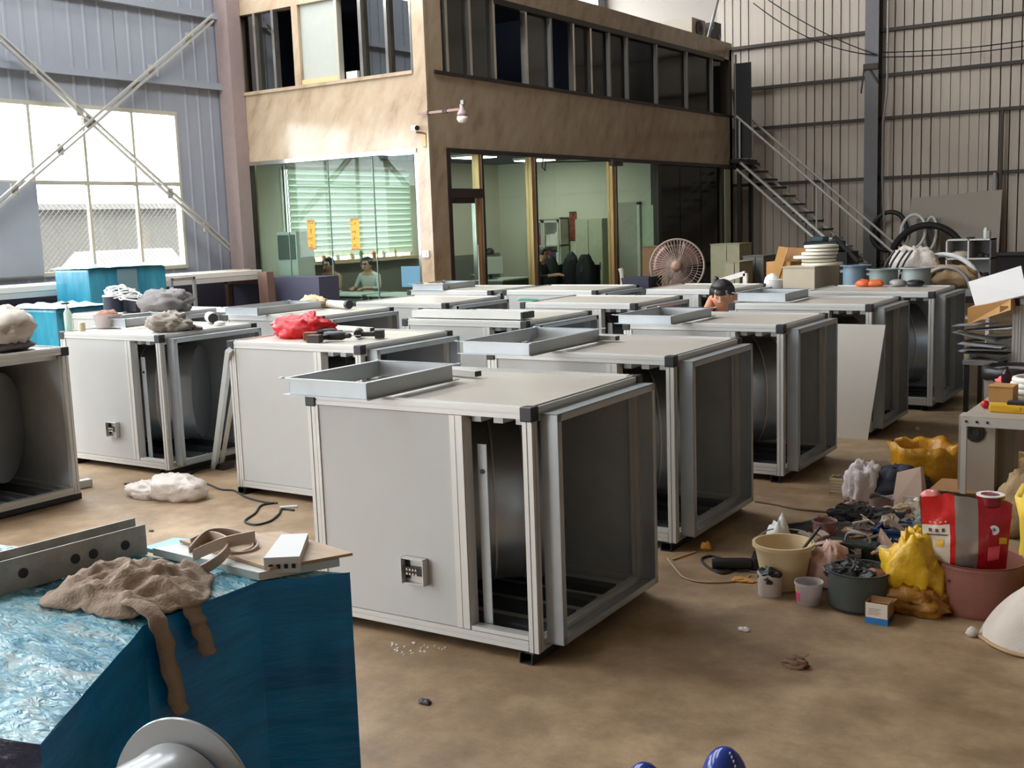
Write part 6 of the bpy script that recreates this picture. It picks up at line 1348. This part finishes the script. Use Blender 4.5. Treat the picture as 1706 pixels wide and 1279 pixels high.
p = az(1430, 868, 0); solo('white_carton_scrap', MB().blob((p.x, p.y, 0), .12, .08, .1, 105, .4, .5), mat('pinkish paper', (206, 186, 178), .7), 'torn pinkish white paper in front of the white bag', 'paper', smooth=True)
p = az(1515, 850, 0); t = thing('paper_bag', 'folded pale paper bag leaning on the large yellow bag', 'bag', (p.x, p.y, 0)); MB().hexa([p + Vector((-.12, 0, 0)), p + Vector((.1, -.04, 0)), p + Vector((.12, .06, 0)), p + Vector((-.1, .1, 0)), p + Vector((-.1, .06, .24)), p + Vector((.06, .03, .3)), p + Vector((.07, .05, .3)), p + Vector((-.09, .08, .24))]).make('sheet', mat('pinkish paper bag', (196, 170, 152), .7), t); MB().box(p.x - .04, p.y - .02, 0, p.x + .1, p.y - .015, .1).make('label', WHITEB, t)
p = az(1520, 880, 0); solo('clear_bag', MB().blob((p.x + .02, p.y + .05, 0), .16, .12, .15, 107, .3, .4), mat('cloudy plastic', (170, 152, 126), .35, transl=.3, bump=.4), 'cloudy plastic bag behind the blue crate', 'bag', smooth=True)
p = az(1345, 905, 0.02); cx_, cy_ = p.x, p.y + .12; t = thing('black_basin', 'wide shallow black basin behind the paint can', 'basin', (cx_, cy_, 0)); MB().lathe([(.2, 0), (.24, .05), (.25, .055), (.235, .05), (.19, .012)], (cx_, cy_, 0), 40).make('body', RUBBER, t, smooth=30); MB().blob((cx_ + .03, cy_, .0), .15, .15, .05, 109, .4, .5, n=20, m=8).make('scraps', mat('metal scraps', (92, 78, 66), .6, .2, var=.4, vscale=30), t)
p = az(1410, 915, 0); t = thing('debris_heap', 'heap of dark metal shavings and plastic right of the paint can', 'debris', (p.x + .05, p.y + .1, 0)); MB().blob((p.x + .06, p.y + .12, 0), .3, .16, .13, 111, .4, .5, n=36, m=16).make('heap', mat('shavings', (74, 64, 54), .5, .2, var=.5, vscale=25, bump=.6, bscale=60), t); MB().bar((p.x - .25, p.y + .25, .06), (p.x + .22, p.y + .2, .1), .02, .01).make('white_slat', WHITEP, t); MB().blob((p.x + .02, p.y + .35, 0), .25, .1, .16, 113, .3, .5).make('black_sheet', RUBBER, t)
p = az(1497, 935, 0); t = thing('blue_crate', 'dark blue plastic crate half buried in the litter heap', 'crate', (p.x, p.y + .15, 0)); X, Y = p.x - .16, p.y + .05
for bxs in ((0, 0, .36, .012), (0, .24, .36, .252), (0, 0, .012, .252), (.348, 0, .36, .252)): MB().box(X + bxs[0], Y + bxs[1], 0, X + bxs[2], Y + bxs[3], .16).make('wall', BLUEP, t)
MB().box(X - .01, Y - .01, .15, X + .37, Y + .0, .165).make('rim', BLUEP, t); MB().box(X, Y, 0, X + .36, Y + .25, .01).make('base', BLUEP, t); MB().blob((X + .18, Y + .12, .05), .14, .1, .12, 5, .4, .4, n=16, m=8).make('contents', mat('crate scraps', (70, 62, 60), .6, var=.4), t)
for px, py, s, m, lab in ((1470, 910, .1, mat('pink paper', (226, 190, 170), .7), 'pale pink paper sheet poking from the litter left of the blue crate'), (1518, 912, .07, mat('mint paper', (150, 190, 184), .6), 'mint coloured paper corner in front of the blue crate')):
    p = az(px, py, .12); solo('paper_sheet', MB().hexa([p + Vector((-.05, 0, -.05)), p + Vector((.06, -.02, -.1)), p + Vector((.06, -.017, -.1)), p + Vector((-.05, .003, -.05)), p + Vector((-.02, .03, s)), p + Vector((.05, .02, .02)), p + Vector((.05, .023, .02)), p + Vector((-.02, .033, s))]), m, lab, 'paper')
rr = random.Random(21); hp_ = [o for o in COL.objects if o.name == 'debris_heap'][0]
SCR = [mat('scrap colour', c_, .6, var=.2) for c_ in ((196, 176, 160), (150, 110, 76), (90, 84, 78), (214, 204, 196), (60, 50, 46), (120, 96, 84), (176, 150, 118))]
for k in range(46):
    px_, py_ = rr.uniform(1330, 1540), rr.uniform(862, 925); q = az(px_, py_, rr.uniform(.10, .19)); w_ = rr.uniform(.03, .08); a_ = rr.uniform(0, PI); d_ = Vector((math.cos(a_), math.sin(a_), rr.uniform(-.3, .3)))
    MB().bar(q - d_ * w_, q + d_ * w_, rr.uniform(.008, .05), rr.uniform(.003, .012)).make('scrap', SCR[k % 7], hp_)
for k in range(14):
    px_, py_ = rr.uniform(1395, 1560), rr.uniform(845, 880); q = az(px_, py_, rr.uniform(.06, .13)); 
    MB().blob(q, rr.uniform(.03, .07), rr.uniform(.03, .06), rr.uniform(.03, .07), k, .4, .5, n=14, m=8).make('crumpled_scrap', SCR[(k * 3) % 7], hp_)
solo('grey_plastic_sheet', MB().blob(az(1545, 935, 0) + Vector((0, .18, 0)), .14, .1, .24, 115, .35, .4), mat('grey green plastic', (92, 98, 88), .4, bump=.4), 'grey green plastic sheet bunched between the blue crate and the rice sack', 'plastic', smooth=True)
# angle grinder with coiled cable, twine, scraps
p = az(1222, 950, 0); t = thing('angle_grinder', 'black angle grinder with looped cable left of the bucket', 'grinder', p, .5)
def G(mb): return place(mb, t)
G(MB().lathe([(.028, -.12), (.034, -.08), (.034, .06), (.03, .1)], (0, 0, .04), 16, (1, 0, 0))).make('body', BLACK, t, smooth=30); G(MB().lathe([(.03, -.03), (.036, .0), (.03, .035)], (.13, 0, .04), 16)).make('gear_head', DARKM, t, smooth=30); G(MB().lathe([(.055, 0), (.055, .003)], (.13, 0, .004), 24)).make('disc', STEELW, t); G(MB().tube([(.12, .03, .04), (.14, .14, .06)], .014, 8)).make('side_handle', BLACK, t)
tag(MB().tube(spline(floor_curve([(1225, 948), (1205, 955), (1185, 948), (1172, 938), (1170, 930), (1185, 926), (1203, 931), (1212, 940)])), .008, 6).make('grinder_cable', RUBBER, None, smooth=True), 'black cable loop beside the angle grinder on the floor', 'cable')
tag(MB().tube(spline(floor_curve([(1112, 930), (1128, 950), (1140, 962), (1165, 969), (1200, 970), (1235, 966), (1250, 958)])), .005, 5).make('twine', mat('pale twine', (176, 156, 128), .8), None, smooth=True), 'pale twine trailing over the floor to the small torn tin', 'twine')
p = az(1176, 916, 0); solo('yellow_scrap', MB().blob(p, .03, .03, .05, 3, .5, .4, n=12, m=8), mat('yellow scrap', (214, 150, 60), .6), 'yellow paper scrap on the floor by the second cabinet', 'paper')
p = az(1238, 968, 0); solo('tan_scrap', MB().blob(p, .06, .03, .02, 5, .5, .4, n=12, m=6), mat('tan scrap', (196, 140, 72), .7), 'flat tan scrap beside the small torn tin', 'paper')
solo('thin_stick', MB().bar(az(1120, 932, .006), az(1158, 919, .006), .008), mat('pale wood', (196, 156, 106), .7), 'thin pale stick on the floor by the second cabinet', 'stick')
p = az(1545, 744, 0); solo('tissue_scrap', MB().blob(p, .06, .03, .03, 7, .5, .5, n=12, m=6), WHITEP, 'white scrap on the floor between the fourth cabinet and the table', 'paper')
p = az(1528, 716, 0); solo('bottle_scrap', MB().lathe([(.02, 0), (.022, .01), (.015, .03)], p, 10), CLEARW, 'tiny clear cap on the floor by the fourth cabinet', 'cap')
tag(MB().tube(spline(floor_curve([(1258, 835), (1290, 840), (1330, 848), (1370, 852), (1400, 855)])), .008, 5).make('floor_hose', mat('brown hose', (110, 84, 64), .7), None), 'brown hose on the floor running to the litter heap', 'hose')

# ------------------------------------------------------------------ people
def person(loc, rz, label, pose, shirt, trousers, bun=False, s=1.0):
    t = thing('person', label, 'person', loc, rz)
    J = dict(pose)
    order = ['pelvis', 'waist', 'chest', 'neck', 'chin', 'head', 'crown']
    V = []; E = []; R = []; idx = {}
    def add(n, p, r, par=None):
        idx[n] = len(V); V.append(Vector(p) * s); R.append(r * s)
        if par: E.append((idx[par], idx[n]))
    add('pelvis', J['pelvis'], .135); add('waist', J['waist'], .125, 'pelvis'); add('chest', J['chest'], .145, 'waist'); add('neck', J['neck'], .055, 'chest')
    add('chin', J['chin'], .07, 'neck'); add('head', J['head'], .098, 'chin'); add('crown', J['crown'], .075, 'head')
    for sd, x in (('l', 1), ('r', -1)):
        for n, r, par in (('shoulder', .065, 'chest'), ('elbow', .044, 'shoulder'), ('wrist', .03, 'elbow'), ('palm', .036, 'wrist')):
            p = J[n]; add(n + sd, (p[0] * x, p[1], p[2]), r, par if par == 'chest' else par + sd)
        for n, r, par in (('hip', .095, 'pelvis'), ('knee', .06, 'hip'), ('ankle', .04, 'knee'), ('toe', .035, 'ankle')):
            p = J[n]; add(n + sd, (p[0] * x, p[1], p[2]), r, par if par == 'pelvis' else par + sd)
    me = bpy.data.meshes.new('body'); me.from_pydata([tuple(v) for v in V], E, []); o = bpy.data.objects.new('body', me); COL.objects.link(o)
    md = o.modifiers.new('skin', 'SKIN'); md.use_smooth_shade = True
    for i, sv in enumerate(me.skin_vertices[0].data): sv.radius = (R[i], R[i] * .92); sv.use_root = (i == 0)
    o.modifiers.new('sub', 'SUBSURF').levels = 1
    dg = bpy.context.evaluated_depsgraph_get(); nm = bpy.data.meshes.new_from_object(o.evaluated_get(dg)); bpy.data.objects.remove(o)
    nm.name = 'body'; nm.materials.clear()
    for m in (SKIN, shirt, trousers, BLACK): nm.materials.append(m)
    names = list(idx)
    def mi(c):
        n = min(names, key=lambda k: (V[idx[k]] - c).length)
        if n[:-1] in ('hip', 'knee', 'ankle') or n == 'pelvis': return 2
        if n[:-1] == 'toe': return 3
        if n in ('waist', 'chest') or n[:-1] in ('shoulder', 'elbow'): return 1
        return 0
    for f in nm.polygons: f.material_index = mi(f.center); f.use_smooth = True
    b = bpy.data.objects.new('body', nm); COL.objects.link(b); b.parent = t; MINV[b.name] = MINV[t.name]
    h = Vector(J['head']) * s; fwd = (Vector(J['chin']) - Vector(J['neck'])); face = Vector((0, -1, -.15 if J.get('look') is None else J['look'])).normalized()
    upv = (Vector(J['crown']) - Vector(J['head'])).normalized(); side_ = face.cross(upv).normalized()
    mb = MB()
    for k in (-1, 1): mb.blob(h + face * .088 * s + side_ * .033 * s * k - upv * .02, .006, .006, .009, 1, 0, 0, n=10, m=6)
    place(mb, t).make('eyes', BLACK, t)
    place(MB().hexa([h + face * .09 * s + side_ * .008 * k1 + upv * z for z, k1 in ((-.05, -1), (-.05, 1))] + [h + face * .118 * s + side_ * .014 * k1 + upv * z for z, k1 in ((-.055, 1), (-.055, -1))] + [h + face * .09 * s + side_ * .006 * k1 + upv * z for z, k1 in ((.0, -1), (.0, 1))] + [h + face * .095 * s + side_ * .006 * k1 + upv * z for z, k1 in ((.0, 1), (.0, -1))]), t).make('nose', SKIN, t)
    place(MB().bar(h + face * .088 * s - upv * .075 - side_ * .022, h + face * .088 * s - upv * .075 + side_ * .022, .008), t).make('mouth', mat('lips', (160, 90, 84), .5) if 'lips' not in bpy.data.materials else bpy.data.materials['lips'], t)
    for k in (-1, 1): place(MB().blob(h + side_ * .095 * s * k - upv * .05, .012, .03, .06, 2, .1, .1, n=10, m=6), t).make('ear', SKIN, t)
    def hf(u, v):
        a = 2 * PI * u; th = v * 1.75; d = upv * math.cos(th) + (side_ * math.cos(a) + face * math.sin(a)) * math.sin(th)
        cut = 1.0 if d.dot(face) < .35 or d.dot(upv) > .55 else .6
        return h + upv * .012 + d * (.122 * s * cut * (1 + .04 * noise.noise((d.x * 4, d.y * 4, d.z * 4))))
    place(MB().sheet(28, 14, hf), t).make('hair', HAIR, t, smooth=True)
    if bun:
        c = h + upv * .085 + side_ * .065 - face * .03
        place(MB().blob(c - upv * .02, .034, .036, .095, 4, .15, .2, n=20, m=12), t).make('hair_bun', HAIR, t, smooth=True); place(MB().tube([c + side_ * .03 * math.cos(k * PI / 5) + face * .03 * math.sin(k * PI / 5) - upv * .012 for k in range(10)], .008, 6, closed=True), t).make('hair_tie', RUBBER, t)
    for sd, x in (('l', 1), ('r', -1)):
        w = V[idx['wrist' + sd]]; p = V[idx['palm' + sd]]; d = (p - w).normalized(); ac = d.cross(Vector((0, 0, 1))); ac = ac.normalized() if ac.length > .1 else Vector((1, 0, 0)); dn = d.cross(ac)
        mb = MB()
        for k, ln in enumerate((.068, .078, .072, .056)):
            o_ = p + ac * (.026 - .017 * k); mb.tube([o_ - d * .01, o_ + d * ln * .5, o_ + d * ln * .8 - Vector((0, 0, .012)), o_ + d * ln - Vector((0, 0, .03))], [.0095, .0088, .008, .006], 7)
        o_ = p + ac * .03 - d * .035; mb.tube([o_, o_ + ac * .025 + d * .02, o_ + ac * .03 + d * .05], [.011, .0095, .007], 7)
        place(mb, t).make('fingers', SKIN, t, smooth=True)
    return t
SIT = dict(pelvis=(0, 0, .50), waist=(0, -.03, .68), chest=(0, -.08, .92), neck=(0, -.10, 1.08), chin=(0, -.14, 1.13), head=(0, -.15, 1.20), crown=(0, -.14, 1.29), shoulder=(.18, -.08, 1.0), elbow=(.25, -.16, .78), wrist=(.14, -.38, .80), palm=(.10, -.46, .80), hip=(.09, -.05, .48), knee=(.12, -.45, .50), ankle=(.12, -.42, .10), toe=(.12, -.56, .05))
BEND = dict(pelvis=(0, .1, .82), waist=(0, -.02, .95), chest=(0, -.16, 1.08), neck=(0, -.27, 1.15), chin=(0, -.36, 1.13), head=(0, -.40, 1.17), crown=(0, -.42, 1.25), shoulder=(.17, -.17, 1.08), elbow=(.24, -.3, .86), wrist=(.16, -.48, .80), palm=(.14, -.55, .78), hip=(.09, .1, .80), knee=(.11, 0, .44), ankle=(.11, .08, .08), toe=(.12, -.08, .04), look=-.3)
hp = ax(1186, 500, -4.62)
tw = person((-4.55, 10.95, 0), 0.12, 'woman with dark hair in a bun bending low between the cabinet rows', BEND, mat('peach top', (204, 140, 108), .7), mat('dark trousers', (46, 48, 60), .8), bun=True, s=1.06)
tw.location.z = 0.0
lpos = ay(532, 470, 14.55)
person((lpos.x, 14.95, .2), 0.0, 'person in a tan top bent over the left office desk', SIT, mat('tan top', (190, 150, 128), .8), mat('dark cloth', (50, 52, 60), .8))
lpos = ay(598, 470, 14.6)
person((lpos.x, 14.95, .2), 0.1, 'dark haired person in a white top bent over the right office desk', SIT, mat('white top', (206, 208, 204), .8), bpy.data.materials['dark cloth'])
lpos = ax(842, 440, -12.0)
person((-13.0, 18.9, .2), -1.2, 'person with short hair in teal at the far desk behind the long glazing', SIT, mat('teal jacket', (74, 100, 104), .8), bpy.data.materials['dark cloth'])
person((-11.7, 18.4, .2), 1.8, 'dark haired person in black, back turned, at the far desk', SIT, mat('black jacket', (34, 38, 44), .8), bpy.data.materials['dark cloth'])
